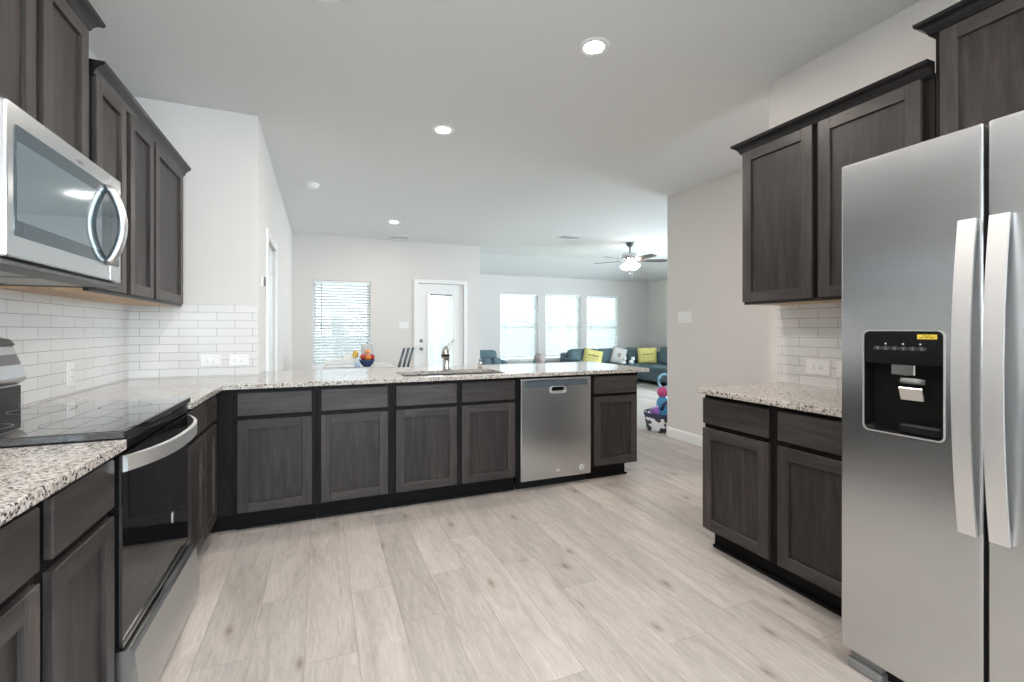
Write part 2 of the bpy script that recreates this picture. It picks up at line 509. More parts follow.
# side wall of the passage, with its door opening
D2 = (4.42, 5.20, 2.04)
shell('wall_hall', [((XW0, YS, 0), (XH, YS + 0.12, CH)), ((XH - 0.12, YS + 0.12, 0), (XH, YN + 0.15, CH))], M['wall'],
      [((XH - 0.3, D2[0], -0.1), (XH + 0.1, D2[1], D2[2]))])
W1 = (-0.115, 0.785, 0.60, 2.06)            # nook window x0 x1 z0 z1
D1 = (1.585, 2.435, 2.075)                # glazed door
shell('wall_nook', [((XH - 0.12, YN, 0), (XN, YN + 0.15, CH)), ((XN - 0.15, YN + 0.15, 0), (XN, YL + 0.15, CH))], M['wall'],
      [((W1[0], YN - 0.1, W1[2]), (W1[1], YN + 0.3, W1[3])), ((D1[0], YN - 0.1, -0.1), (D1[1], YN + 0.3, D1[2]))])
LW = [(3.86, 4.84), (5.045, 6.03), (6.21, 7.19)]
LZ = (0.52, 2.125)
shell('wall_far', [((XN, YL, 0), (XR2 + 0.15, YL + 0.15, CH))], M['wall'],
      [((a, YL - 0.1, LZ[0]), (b, YL + 0.3, LZ[1])) for a, b in LW])
SW = [(4.75, 5.75), (5.95, 6.95)]         # unseen windows added in the living room's side wall for more daylight
shell('wall_living', [((XR2, Y2 - 0.12, 0), (XR2 + 0.15, YL, CH)), ((X2 + 0.12, Y2 - 0.12, 0), (XR2, Y2, CH))], M['wall'],
      [((XR2 - 0.1, a, 0.5), (XR2 + 0.3, b, 2.2)) for a, b in SW])
shell('wall_passage', [((X2, YB, 0), (X2 + 0.12, Y2, CH))], M['wall'])
shell('wall_right', [((XW1, YB, 0), (XW1 + 0.12, 2.075, CH))], M['wall'])
BW = [(-0.75, 0.45), (0.85, 2.05)]        # windows added behind the camera, out of view, to let in daylight
BZ = (0.95, 2.40)
shell('wall_back', [((XW0 - 0.12, YB - 0.15, 0), (X2 + 0.12, YB, CH))], M['wall'],
      [((a, YB - 0.3, BZ[0]), (b, YB + 0.1, BZ[1])) for a, b in BW] + [((2.80, YB - 0.3, 0.30), (3.70, YB + 0.1, 2.45))])
shell('wall_knee', [((XH, 3.845, 0), (2.51, 3.93, 0.884))], M['wall'])
# tiled splashbacks
shell('wall_tile_left', [((XW0, 0.25, 0.914), (XW0 + 0.008, YS, 1.43))], M['tileL'])
shell('wall_tile_stub', [((XW0 + 0.008, YS - 0.008, 0.914), (XH - 0.002, YS, 1.4235))], M['tileS'])
shell('wall_tile_right', [((XW1 - 0.008, 1.0, 0.914), (XW1, 2.012, 1.4235))], M['tileR'])
# baseboards
def baseboard(name, a, b, out):
    o = MB()
    prof = [(0, 0), (0.014, 0), (0.014, 0.085), (0.010, 0.10), (0.006, 0.108), (0, 0.112)]
    o.sweep(prof, [a, b], out)
    return struct(o.build(name, M['white']))
baseboard('baseboard_right', (X2, YB + 0.02), (X2, Y2), -1)
baseboard('baseboard_nook', (XH, YN), (D1[0] - 0.075, YN), 1)
baseboard('baseboard_hall', (XH, D2[1] + 0.07), (XH, YN - 0.02), 1)
baseboard('baseboard_far', (XN, YL), (XR2, YL), 1)

# windows: vinyl frame, meeting rail, glass
def window(n, x0, x1, z0, z1, y, sgn=1):
    """opening in a wall whose room face is at y; sgn=+1 outside is +y"""
    root = bpy.data.objects.new('window_%d' % n, None); C.objects.link(root)
    root.location = ((x0 + x1) / 2, y, z0); struct(root)
    yf0, yf1 = y + sgn * 0.085, y + sgn * 0.145
    f = MB(); t = 0.045
    f.box((x0, yf0, z0), (x0 + t, yf1, z1), 0.004); f.box((x1 - t, yf0, z0), (x1, yf1, z1), 0.004)
    f.box((x0 + t, yf0, z1 - t), (x1 - t, yf1, z1), 0.004); f.box((x0 + t, yf0, z0), (x1 - t, yf1, z0 + t), 0.004)
    zm = (z0 + z1) / 2 - 0.01
    f.box((x0 + t, yf0 + sgn * 0.008, zm - 0.025), (x1 - t, yf1 - sgn * 0.004, zm + 0.025), 0.004)
    f.build('window_frame', M['vinyl'], root)
    g = MB(); ym = y + sgn * 0.12
    g.box((x0 + t, ym, z0 + t), (x1 - t, ym + sgn * 0.004, zm - 0.025)); g.box((x0 + t, ym, zm + 0.025), (x1 - t, ym + sgn * 0.004, z1 - t))
    g.build('window_glass', M['glass'], root)
    s = MB(); s.box((x0 - 0.03, y - sgn * 0.03, z0 - 0.022), (x1 + 0.03, y - sgn * 0.0005, z0 - 0.001), 0.004)
    s.box((x0 + 0.0, y, z0 - 0.0), (x1 - 0.0, y + sgn * 0.085, z0 + 0.012))
    s.build('window_sill', M['white'], root)
    portal('sky_portal_%d' % n, ((x0 + x1) / 2, y + sgn * 0.17, (z0 + z1) / 2), x1 - x0, z1 - z0, (sgn * PI / 2 * -1, 0, 0))
    return root

def blind(label, x0, x1, z0, z1, y, wand_x, drop=0.9):
    root = thing('window_blind', label, 'blind', ((x0 + x1) / 2, y + 0.045, z1), 0, 'white slatted window blinds')
    h = MB(); h.box((x0 + 0.006, y + 0.012, z1 - 0.052), (x1 - 0.006, y + 0.068, z1 - 0.002), 0.004)
    h.build('head_rail', M['vinyl'], root)
    s = MB(); pitch = 0.0475
    nn = int((z1 - z0 - 0.09) / pitch)
    tilt = Matrix.Rotation(math.radians(-34), 4, 'X')
    for i in range(nn):
        zc = z1 - 0.075 - i * pitch
        s.box((x0 + 0.01, y + 0.015, zc - 0.0014), (x1 - 0.01, y + 0.065, zc + 0.0014), rot=tilt)
    s.build('slats', M['vinyl'], root)
    b = MB(); b.box((x0 + 0.01, y + 0.02, z0 + 0.014), (x1 - 0.01, y + 0.06, z0 + 0.034), 0.004)
    b.build('bottom_rail', M['vinyl'], root)
    c = MB()
    for xx in (x0 + 0.13, x1 - 0.13):
        c.tube([(xx, y + 0.012, z1 - 0.05), (xx, y + 0.012, z0 + 0.03)], 0.0015, 6)
    c.build('ladder_cord', M['vinyl'], root)
    wd = MB(); wd.tube([(wand_x, y + 0.004, z1 - 0.045), (wand_x - 0.003, y + 0.002, z1 - drop)], 0.0045, 8)
    wd.build('tilt_wand', M['grey'], root)
    return root

window(1, W1[0], W1[1], W1[2], W1[3], YN)
blind('white slatted blind in the single window left of the glazed door', W1[0], W1[1], W1[2], W1[3], YN, W1[0] + 0.13)
for i, ((a, b), lb) in enumerate(zip(LW, ('white slatted blind on the far window nearest the glazed door', 'white slatted blind on the middle one of three far windows', 'white slatted blind on the far window behind the white cushion'))):
    window(2 + i, a, b, LZ[0], LZ[1], YL)
    blind(lb, a, b, LZ[0], LZ[1], YL, a + 0.13)
for i, (a, b) in enumerate(BW):
    window(5 + i, a, b, BZ[0], BZ[1], YB, -1)
window(7, 2.80, 3.70, 0.30, 2.45, YB, -1)  # added window, out of view, sending daylight into the passage

for i, (a, b) in enumerate(SW):
    wr = window(9 + i, -(b - a) / 2, (b - a) / 2, 0.5, 2.2, 0.0)
    wr.rotation_euler = (0, 0, -PI / 2); wr.location = (XR2, (a + b) / 2, 0.5)
    po = bpy.data.objects['sky_portal_%d' % (9 + i)]; po.location = (XR2 + 0.17, (a + b) / 2, 1.35); po.rotation_euler = (-PI / 2, 0, -PI / 2)

# glazed garden door
d = bpy.data.objects.new('door_1', None); C.objects.link(d); d.location = (2.0, YN, 0); struct(d)
k = MB(); cw = 0.066
k.box((D1[0] - cw, YN - 0.016, 0), (D1[0] + 0.004, YN + 0.0, D1[2] + 0.004), 0.003); k.box((D1[1] - 0.004, YN - 0.016, 0), (D1[1] + cw, YN, D1[2] + 0.004), 0.003)
k.box((D1[0] - cw, YN - 0.016, D1[2] + 0.004), (D1[1] + cw, YN, D1[2] + 0.07), 0.003)
k.build('door_casing', M['white'], d)
k = MB(); gx0, gx1, gz0, gz1 = 1.775, 2.245, 0.22, 1.90
ya, yb = YN + 0.02, YN + 0.064
k.box((D1[0] + 0.006, ya, 0.01), (gx0, yb, D1[2] - 0.006), 0.002); k.box((gx1, ya, 0.01), (D1[1] - 0.006, yb, D1[2] - 0.006), 0.002)
k.box((gx0, ya, gz1), (gx1, yb, D1[2] - 0.006), 0.002); k.box((gx0, ya, 0.01), (gx1, yb, gz0), 0.002)
lf = k.build('door_leaf', M['white'], d)
k = MB()
for a, b in (((gx0 - 0.028, gz0 - 0.028), (gx0 + 0.012, gz1 + 0.028)), ((gx1 - 0.012, gz0 - 0.028), (gx1 + 0.028, gz1 + 0.028))):
    k.box((a[0], ya - 0.012, a[1]), (b[0], ya, b[1]), 0.004)
for a, b in ((gz0 - 0.028, gz0 + 0.012), (gz1 - 0.012, gz1 + 0.028)):
    k.box((gx0 + 0.012, ya - 0.012, a), (gx1 - 0.012, ya, b), 0.004)
k.build('glazing_bead', M['white'], d)
k = MB(); k.box((gx0, ya + 0.012, gz0), (gx1, ya + 0.016, gz1)); k.build('door_glass', M['glass'], d)
k = MB(); k.box((gx0 + 0.03, ya - 0.010, gz1 - 0.035), (gx1 - 0.03, ya + 0.011, gz1 - 0.012), 0.004); k.build('shade_roll', M['grey'], d)
for zz, nm in ((1.055, 'deadbolt'), (0.915, 'door_knob')):
    k = MB(); R = Matrix.Rotation(PI / 2, 4, 'X')
    pr = [(0, 0.0), (0.032, 0), (0.032, 0.008), (0.026, 0.012), (0.012, 0.014), (0.012, 0.034), (0.026, 0.042), (0.030, 0.055), (0.024, 0.068), (0, 0.072)] if nm == 'door_knob' else [(0, 0), (0.032, 0), (0.032, 0.012), (0.024, 0.02), (0.008, 0.022), (0.008, 0.034), (0, 0.034)]
    k.lathe(pr, (1.655, ya, zz), 24, mat=R); k.build(nm, M['dnick'], d)
portal('sky_portal_door', (2.01, YN + 0.17, 1.06), 0.5, 1.7, (-PI / 2, 0, 0))
# white inner door in the side wall
d = bpy.data.objects.new('door_2', None); C.objects.link(d); d.location = (XH, 4.8, 0); struct(d)
k = MB(); cw = 0.062
for y0, y1 in ((D2[0] - cw, D2[0] + 0.003), (D2[1] - 0.003, D2[1] + cw)):
    k.box((XH, y0, 0), (XH + 0.017, y1, D2[2] + cw), 0.004)
k.box((XH, D2[0] + 0.003, D2[2] - 0.003), (XH + 0.017, D2[1] - 0.003, D2[2] + cw), 0.004)
k.build('door_casing', M['white'], d)
k = MB(); k.box((XH - 0.055, D2[0] + 0.004, 0.008), (XH - 0.02, D2[1] - 0.004, D2[2] - 0.004), 0.002)
for z0, z1 in ((0.2, 0.9), (1.0, 1.9)):
    k.box((XH - 0.02, D2[0] + 0.12, z0), (XH - 0.014, D2[1] - 0.12, z1), 0.003)
k.build('door_leaf', M['white'], d)

# outdoors: lawn and board fence
M['lawn'] = paint('dry lawn', (0.22, 0.25, 0.12), 0.9, 0.6, 30)
M['fence'] = wood('weathered fence boards', (0.10, 0.10, 0.10), (0.13, 0.13, 0.13), (0.16, 0.16, 0.16), 0.8, True)
shell('ground_lawn', [((-30, 10.3, -0.25), (40, 60, -0.12))], M['lawn'])
k = MB(); x = -12.0
while x < 26:
    k.box((x, 17.0, -0.12), (x + 0.146, 17.02, 1.72), 0.002); x += 0.147
for z in (0.2, 0.85, 1.5):
    k.box((-12, 17.02, z), (26, 17.06, z + 0.09))
fo = k.build('garden_fence', M['fence']); tag(fo, 'pale board fence outside beyond the windows', 'fence')

# ------------------------------------------------------------ cabinets
WM = [M['wood'], M['woodh']]
def door_part(root, x0, x1, z0, z1, yf, nm='door', st=0.057):
    """shaker front in the cabinet's own frame; front face at y = yf - 0.02"""
    b = MB(); y0, y1 = yf - 0.0205, yf - 0.0005
    b.box((x0, y0, z0), (x0 + st, y1, z1), 0.0016); b.box((x1 - st, y0, z0), (x1, y1, z1), 0.0016)
    b.box((x0 + st, y0 + 0.0003, z1 - st), (x1 - st, y1, z1), 0.0016, 1); b.box((x0 + st, y0 + 0.0003, z0), (x1 - st, y1, z0 + st), 0.0016, 1)
    d = b.build(nm, WM, root, True)
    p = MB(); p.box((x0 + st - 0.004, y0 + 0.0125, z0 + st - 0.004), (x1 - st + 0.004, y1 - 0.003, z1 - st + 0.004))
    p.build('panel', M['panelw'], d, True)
    return d

def drawer_part(root, x0, x1, z0, z1, yf, nm='drawer'):
    b = MB(); b.box((x0, yf - 0.0205, z0), (x1, yf - 0.0005, z1), 0.0035)
    return b.build(nm, M['woodh'], root, True)

ZT = 0.884
def base_cabinet(label, loc, rz, wd, cols, depth=0.605, group='dark base cabinets', end=None, false_front=False):
    root = thing('base_cabinet', label, 'cabinet', loc, rz, group)
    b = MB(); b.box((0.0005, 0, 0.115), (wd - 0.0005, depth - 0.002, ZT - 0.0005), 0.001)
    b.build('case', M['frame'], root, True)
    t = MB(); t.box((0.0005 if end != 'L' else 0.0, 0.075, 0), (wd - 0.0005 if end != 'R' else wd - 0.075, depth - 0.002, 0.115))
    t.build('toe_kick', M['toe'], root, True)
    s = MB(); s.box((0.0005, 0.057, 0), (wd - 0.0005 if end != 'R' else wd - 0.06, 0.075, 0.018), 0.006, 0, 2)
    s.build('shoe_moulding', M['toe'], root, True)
    for x0, x1 in cols:
        drawer_part(root, x0, x1, 0.718, 0.860, 0, 'false_front' if false_front else 'drawer')
        door_part(root, x0, x1, 0.128, 0.692, 0)
    return root

R90 = PI / 2
# left run (faces +x): local x -> world +y, frame plane at x = -0.583
XF = -0.583
base_cabinet('dark base cabinet nearest the camera at lower left edge of photo', (XF, 0.90, 0), R90, 0.445, [(0.02, 0.418)])
base_cabinet('dark base cabinet left of the range under the near granite slab', (XF, 1.345, 0), R90, 0.378, [(0.025, 0.365)])
base_cabinet('narrow dark base cabinet directly right of the range', (XF, 2.494, 0), R90, 0.371, [(0.02, 0.356)])
corner = base_cabinet('narrow dark corner base cabinet where two counters meet', (XF, 2.865, 0), R90, 0.37, [(0.02, 0.295)])
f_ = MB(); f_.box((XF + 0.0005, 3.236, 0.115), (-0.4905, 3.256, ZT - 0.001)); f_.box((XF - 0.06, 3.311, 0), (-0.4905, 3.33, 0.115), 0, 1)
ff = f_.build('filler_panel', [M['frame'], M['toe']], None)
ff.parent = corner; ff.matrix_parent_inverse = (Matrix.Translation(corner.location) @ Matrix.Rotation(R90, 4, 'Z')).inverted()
# peninsula (faces -y), frame plane at y = 3.236
YP = 3.236
base_cabinet('dark base cabinet at the corner end of the peninsula', (-0.49, YP, 0), 0, 0.466, [(0.022, 0.439)])
base_cabinet('dark base cabinet between the corner unit and the sink cabinet', (-0.024, YP, 0), 0, 0.474, [(0.027, 0.448)])
base_cabinet('wide two-door dark cabinet under the sink', (0.45, YP, 0), 0, 0.94, [(0.027, 0.458), (0.495, 0.912)], false_front=True)
base_cabinet('dark base cabinet at the free end of peninsula, right of dishwasher', (2.047, YP, 0), 0, 0.462, [(0.021, 0.442)], end='R')
# right run (faces -x): local x -> world -y, frame plane at x = 2.02
rb = base_cabinet('two-door dark base cabinet beside the refrigerator', (2.0205, 1.997, 0), -R90, 0.88, [(0.002, 0.416), (0.464, 0.86)], depth=0.608, end='L')

def wall_cabinet(label, loc, rz, wd, z0, z1, doors, depth=0.304, group='dark wall cabinets'):
    root = thing('wall_cabinet', label, 'cabinet', (loc[0], loc[1], 0), rz, group)
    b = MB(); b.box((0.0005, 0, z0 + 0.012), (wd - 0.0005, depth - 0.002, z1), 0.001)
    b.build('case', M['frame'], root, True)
    u = MB(); u.box((0.0008, 0.0196, z0 + 0.002), (wd - 0.0008, depth - 0.003, z0 + 0.0118)); u.build('underside', M['maple'], root, True)
    l = MB(); l.box((0.0005, 0, z0), (wd - 0.0005, 0.0195, z0 + 0.0118))
    l.build('bottom_rail', M['wood'], root, True)
    for x0, x1 in doors:
        door_part(root, x0, x1, z0 + 0.014, z1 - 0.012, 0)
    return root

CROWN = [(0.0, 0.0), (0.008, 0.0), (0.010, 0.006), (0.016, 0.008), (0.018, 0.014), (0.024, 0.028), (0.034, 0.040), (0.046, 0.047), (0.050, 0.049), (0.052, 0.055), (0.054, 0.064), (0.0, 0.064)]
def crown(path, z, side, parent=None, name='crown_moulding'):
    b = MB(); b.sweep([(o, z + q) for o, q in CROWN], path, side)
    if parent is None:
        return b.build(name, M['crown'])
    o = b.build(name, M['crown'])
    o.parent = parent
    o.matrix_parent_inverse = (Matrix.Translation(parent.location) @ Matrix.Rotation(parent.rotation_euler.z, 4, 'Z')).inverted()
    return o

XU = -0.885      # frame plane of left uppers
MW0, MW1 = 1.652, 2.425
TW0, TW1 = 1.640, 2.383
tall = wall_cabinet('raised two-door dark wall cabinet above the microwave', (XU, TW0, 0), R90, TW1 - TW0, 1.868, 2.468, [(0.015, 0.363), (0.408, 0.735)])
crown([(XW0 + 0.002, TW0), (XU, TW0), (XU, TW1 + 0.001), (XW0 + 0.002, TW1 + 0.001)], 2.456, 1, tall)
wall_cabinet('dark wall cabinet right beside the microwave, first of the row', (XU, MW1 + 0.003, 0), R90, 0.362, 1.405, 2.324, [(0.020, 0.338)])
wall_cabinet('dark wall cabinet in middle of row between microwave and corner', (XU, 2.792, 0), R90, 0.388, 1.405, 2.324, [(0.030, 0.368)])
wall_cabinet('dark wall cabinet touching the corner wall above the splashback', (XU, 3.182, 0), R90, 0.634, 1.405, 2.324, [(0.020, 0.575)])
cr = crown([(XU, MW1 + 0.004), (XU, YS - 0.002)], 2.302, 1)
tag(cr, 'dark crown moulding along the left row of wall cabinets', 'moulding')
XUR = 2.3275
ur = wall_cabinet('two-door dark wall cabinet over the right granite counter', (XUR, 1.997, 0), -R90, 0.92, 1.392, 2.30, [(0.003, 0.420), (0.452, 0.880)])
crown([(XW1 - 0.002, 1.998), (XUR, 1.998), (XUR, 1.077)], 2.280, 1, ur)
of = wall_cabinet('raised dark wall cabinet above the refrigerator', (XUR, 1.075, 0), -R90, 0.92, 1.95, 2.46, [(0.022, 0.445), (0.475, 0.898)])
crown([(XW1 - 0.002, 1.076), (XUR, 1.076), (XUR, 0.155), (XW1 - 0.002, 0.155)], 2.445, 1, of)

# ------------------------------------------------------------ worktops
ct = 0.914
def slab(name, pts, label, z0=ZT, z1=ct):
    b = MB(); b.prism(pts, 'z', z0, z1, 0, False, 0.004, 2)
    o = b.build(name, M['granite'])
    return tag(o, label, 'worktop', 'granite worktops')
slab('countertop', [(XW0 + 0.009, 0.3), (-0.538, 0.3), (-0.538, 1.724), (XW0 + 0.009, 1.724)], 'pale speckled granite worktop left of the range, nearest camera')
XE = 2.62; YE = 4.13
L = slab('countertop', [(XW0 + 0.009, 2.493), (-0.538, 2.493), (-0.538, 3.19), (XE - 0.03, 3.19), (XE - 0.01, 3.196), (XE, 3.22), (XE, YE - 0.03), (XE - 0.03, YE), (XH + 0.003, YE), (XH + 0.003, YS - 0.009), (XW0 + 0.009, YS - 0.009)],
         'long speckled granite worktop turning the corner onto the peninsula')
k = MB(); k.prism(rrect(0.54, 1.32, 3.275, 3.70, 0.05), 'z', 0.85, 0.95)
cut(L, [k.build('cutter', M['granite'])])
slab('countertop', [(1.968, 1.13), (XW1 - 0.009, 1.13), (XW1 - 0.009, 2.022), (1.998, 2.022), (1.976, 2.016), (1.968, 1.994)], 'short speckled granite worktop beside the refrigerator')

# sink and tap
sk = thing('kitchen_sink', 'stainless sink bowl set into the peninsula worktop', 'sink', (0.93, 3.49, 0.66))
k = MB(); t = bmesh.new()
outl = [rrect(0.54 - e, 1.32 + e, 3.275 - e, 3.70 + e, 0.05, 6) for e in (0.02, -0.002, -0.012, -0.03, -0.06)]
zs = (0.883, 0.883, 0.72, 0.675, 0.665)
rings = [[t.verts.new((p[0], p[1], z)) for p in o] for o, z in zip(outl, zs)]
for A, B in zip(rings, rings[1:]):
    for i in range(len(A)):
        t.faces.new([A[i], A[(i + 1) % len(A)], B[(i + 1) % len(A)], B[i]])
t.faces.new(rings[-1])
bmesh.ops.recalc_face_normals(t, faces=list(t.faces)); bmesh.ops.reverse_faces(t, faces=list(t.faces))
k.add(t, 0, True); k.build('basin', M['steelx'], sk)
k = MB(); k.lathe([(0, 0.664), (0.03, 0.664), (0.045, 0.668), (0.047, 0.666)], (0.93, 3.49, 0.002), 24); k.build('drain', M['chrome'], sk)
fx, fy = 0.972, 3.765
fa = thing('kitchen_faucet', 'brushed nickel pull-out tap standing behind the sink', 'faucet', (fx, fy, ct))
k = MB(); k.lathe([(0, 0), (0.034, 0), (0.038, 0.006), (0.035, 0.012), (0.033, 0.02), (0.031, 0.09), (0.034, 0.12), (0.029, 0.15), (0, 0.158)], (fx, fy, ct), 28); k.build('body', M['chrome'], fa)
k = MB(); k.tube([(fx, fy - 0.005, ct + 0.09), (fx - 0.015, fy - 0.05, ct + 0.155), (fx - 0.03, fy - 0.10, ct + 0.175), (fx - 0.045, fy - 0.15, ct + 0.165)], [0.027, 0.025, 0.024, 0.025], 16); k.build('spout', M['chrome'], fa)
k = MB(); k.tube([(fx - 0.044, fy - 0.145, ct + 0.168), (fx - 0.055, fy - 0.185, ct + 0.150), (fx - 0.060, fy - 0.205, ct + 0.122)], [0.026, 0.032, 0.035], 16); k.build('spray_head', M['chrome'], fa)
k = MB(); k.tube([(fx, fy, ct + 0.145), (fx + 0.012, fy - 0.004, ct + 0.18), (fx + 0.035, fy - 0.01, ct + 0.225), (fx + 0.062, fy - 0.015, ct + 0.25)], [0.021, 0.016, 0.013, 0.010], 12, sx=1.3, sy=0.8); k.build('lever', M['chrome'], fa)
sd = thing('soap_dispenser', 'small grey dispenser standing on the worktop right of the tap', 'dispenser', (1.30, 3.86, ct))
k = MB(); k.lathe([(0, 0), (0.019, 0), (0.019, 0.045), (0.016, 0.052), (0, 0.052)], (1.30, 3.86, ct), 20); k.build('bottle', M['chrome'], sd)
k = MB(); k.lathe([(0, 0.052), (0.008, 0.052), (0.008, 0.064), (0.013, 0.066), (0.013, 0.075), (0, 0.077)], (1.30, 3.86, ct), 16); k.tube([(1.30, 3.86, ct + 0.071), (1.29, 3.82, ct + 0.069)], 0.005, 8); k.build('pump', M['chrome'], sd)

# ------------------------------------------------------------ dishwasher
dw = thing('dishwasher', 'stainless steel dishwasher under the peninsula worktop', 'dishwasher', (1.72, 3.236, 0))
x0, x1, yf = 1.409, 2.032, 3.212
k = MB(); k.box((1.395, 3.27, 0.10), (2.043, 3.83, 0.882)); k.build('tub', M['blackm'], dw)
k = MB(); k.box((x0, yf, 0.080), (x1, 3.268, 0.868), 0.008, 0, 3)
dd = k.build('door', M['steelx'], dw)
c1 = MB(); c1.box((x0 + 0.035, yf - 0.02, 0.803), (x1 - 0.035, yf + 0.012, 0.850), 0.002)
c2 = MB(); c2.prism(rrect(1.662, 1.797, 0.752, 0.797, 0.020), 'y', yf - 0.02, yf + 0.03)
cut(dd, [c1.build('cutter', M['steelx']), c2.build('cutter', M['steelx'])])
k = MB(); k.box((x0 + 0.036, yf + 0.006, 0.804), (x1 - 0.036, yf + 0.0118, 0.849)); k.build('control_strip', mat('smoked strip', (0.08, 0.10, 0.115), 0.25), dw)
k = MB()
ring = rrect(1.655, 1.804, 0.746, 0.8005, 0.024); inn = rrect(1.669, 1.790, 0.763, 0.7975, 0.0165)
t = bmesh.new(); A = [t.verts.new((p[0], yf - 0.006, p[1])) for p in ring]; B = [t.verts.new((p[0], yf - 0.006, p[1])) for p in inn]; B2 = [t.verts.new((p[0], yf + 0.028, p[1])) for p in inn]; A2 = [t.verts.new((p[0], yf + 0.001, p[1])) for p in ring]
for i in range(len(A)):
    j = (i + 1) % len(A)
    t.faces.new([A[i], A[j], B[j], B[i]]); t.faces.new([B[i], B[j], B2[j], B2[i]]); t.faces.new([A2[i], A2[j], A[j], A[i]])
bmesh.ops.recalc_face_normals(t, faces=list(t.faces)); k.add(t, 0, False)
hp = k.build('pocket_handle', M['bright'], dd)
k = MB(); k.box((1.666, yf + 0.020, 0.756), (1.793, yf + 0.027, 0.793)); k.build('pocket', M['black'], dd)
k = MB(); R = Matrix.Rotation(PI / 2, 4, 'X')
k.lathe([(0, 0), (0.024, 0), (0.024, 0.0025), (0.022, 0.003), (0, 0.003)], (1.945, yf, 0.137), 28, mat=R)
em = k.build('emblem', mat('white emblem', (0.8, 0.8, 0.8), 0.3), dd)
k = MB(); k.lathe([(0.0165, 0.003), (0.0185, 0.0038), (0.0205, 0.003)], (1.945, yf, 0.137), 28, mat=R)
k.tube([(1.945 + 0.008 * math.cos(a) * (0.5 + a / 6), yf - 0.004, 0.137 + 0.011 * math.sin(a)) for a in [i * 0.5 for i in range(13)]], 0.0025, 6)
k.build('monogram', M['dgrey'], em)
k = MB(); k.box((1.715, yf - 0.0006, 0.128), (1.745, yf + 0.001, 0.150), 0.0002); k.build('name_plate', mat('pale print', (0.68, 0.69, 0.70), 0.4, 0.6), dd)
k = MB(); k.box((1.405, 3.30, 0.0), (2.035, 3.32, 0.10)); k.build('toe_panel', M['blackm'], dw)

# ------------------------------------------------------------ range
ry0, ry1 = 1.729, 2.488
rg = thing('range', 'freestanding electric range with black glass cooktop and oven door', 'range', (-0.86, (ry0 + ry1) / 2, 0))
k = MB(); k.box((-1.165, ry0, 0.03), (-0.60, ry1, 0.905), 0.003); k.build('body', M['blackm'], rg)
k = MB(); k.box((-1.12, ry0 - 0.002, 0.9145), (-0.545, ry1 + 0.002, 0.940), 0.004, 0, 2)
ckt = k.build('cooktop', M['bglass'], rg)
for cx, cy, r in ((-0.72, 1.93, 0.10), (-0.72, 2.29, 0.08), (-0.97, 1.93, 0.075), (-0.97, 2.29, 0.095)):
    k = MB(); k.lathe([(r - 0.0015, 0), (r - 0.0015, 0.0004), (r + 0.0015, 0.0004), (r + 0.0015, 0)], (cx, cy, 0.940), 48)
    k.build('burner_ring', M['dgrey'], ckt)
# front strip under the glass and the door
k = MB(); k.box((-0.60, ry0 + 0.003, 0.872), (-0.553, ry1 - 0.003, 0.912), 0.004); k.build('front_trim', M['black'], rg)
k = MB(); k.box((-0.60, ry0 + 0.002, 0.285), (-0.553, ry1 - 0.002, 0.866), 0.006, 0, 2); od = k.build('oven_door', M['oglass'], rg)
k = MB(); k.box((-0.5535, ry0 + 0.004, 0.283), (-0.549, ry1 - 0.004, 0.296), 0.001); k.build('door_bottom_trim', M['dnick'], od)
# bowed strap handle
def bow(yc0, yc1, xa, depth, zc, hz, th, nseg=24):
    b = MB(); t = bmesh.new(); rings = []
    for i in range(nseg + 1):
        s = i / nseg; y = yc0 + (yc1 - yc0) * s
        o = depth * (1 - abs(2 * s - 1) ** 2.6)
        x = xa + o
        rings.append([t.verts.new(p) for p in ((x, y, zc - hz), (x + th, y, zc - hz * 0.9), (x + th, y, zc + hz * 0.9), (x, y, zc + hz))])
    for A, B in zip(rings, rings[1:]):
        for q in range(4):
            t.faces.new([A[q], A[(q + 1) % 4], B[(q + 1) % 4], B[q]])
    t.faces.new(rings[0]); t.faces.new(rings[-1][::-1])
    bmesh.ops.recalc_face_normals(t, faces=list(t.faces)); b.add(t, 0, False)
    return b
b = bow(ry0 + 0.012, ry1 - 0.015, -0.553, 0.075, 0.836, 0.025, 0.012); b.build('handle', M['bright'], od)
k = MB(); k.lathe([(0, 0), (0.018, 0), (0.018, 0.002), (0, 0.0025)], (0, 0, 0), 24, mat=Matrix.Translation((-0.553, 2.245, 0.485)) @ Matrix.Rotation(PI / 2, 4, 'Y') @ Matrix.Diagonal((1.25, 0.8, 1, 1)))
k.build('emblem', M['bright'], od)
# storage drawer with bowed front
prof = [(-0.60, 0.025), (-0.524, 0.025), (-0.514, 0.045), (-0.509, 0.08), (-0.509, 0.13), (-0.514, 0.19), (-0.522, 0.262), (-0.530, 0.272), (-0.60, 0.272)]
k = MB(); k.prism(prof, 'y', ry0 + 0.004, ry1 - 0.004, 0, False); k.build('storage_drawer', M['steel'], rg)
k = MB(); k.box((-0.598, ry0 + 0.006, 0.2725), (-0.566, ry1 - 0.006, 0.2835)); k.build('drawer_gap', M['black'], rg)
k = MB()
for y in (ry0 + 0.06, ry1 - 0.06):
    k.lathe([(0, 0), (0.018, 0), (0.018, 0.03), (0, 0.03)], (-0.66, y, 0), 12); k.lathe([(0, 0), (0.018, 0), (0.018, 0.03), (0, 0.03)], (-1.1, y, 0), 12)
k.build('foot', M['blackm'], rg)
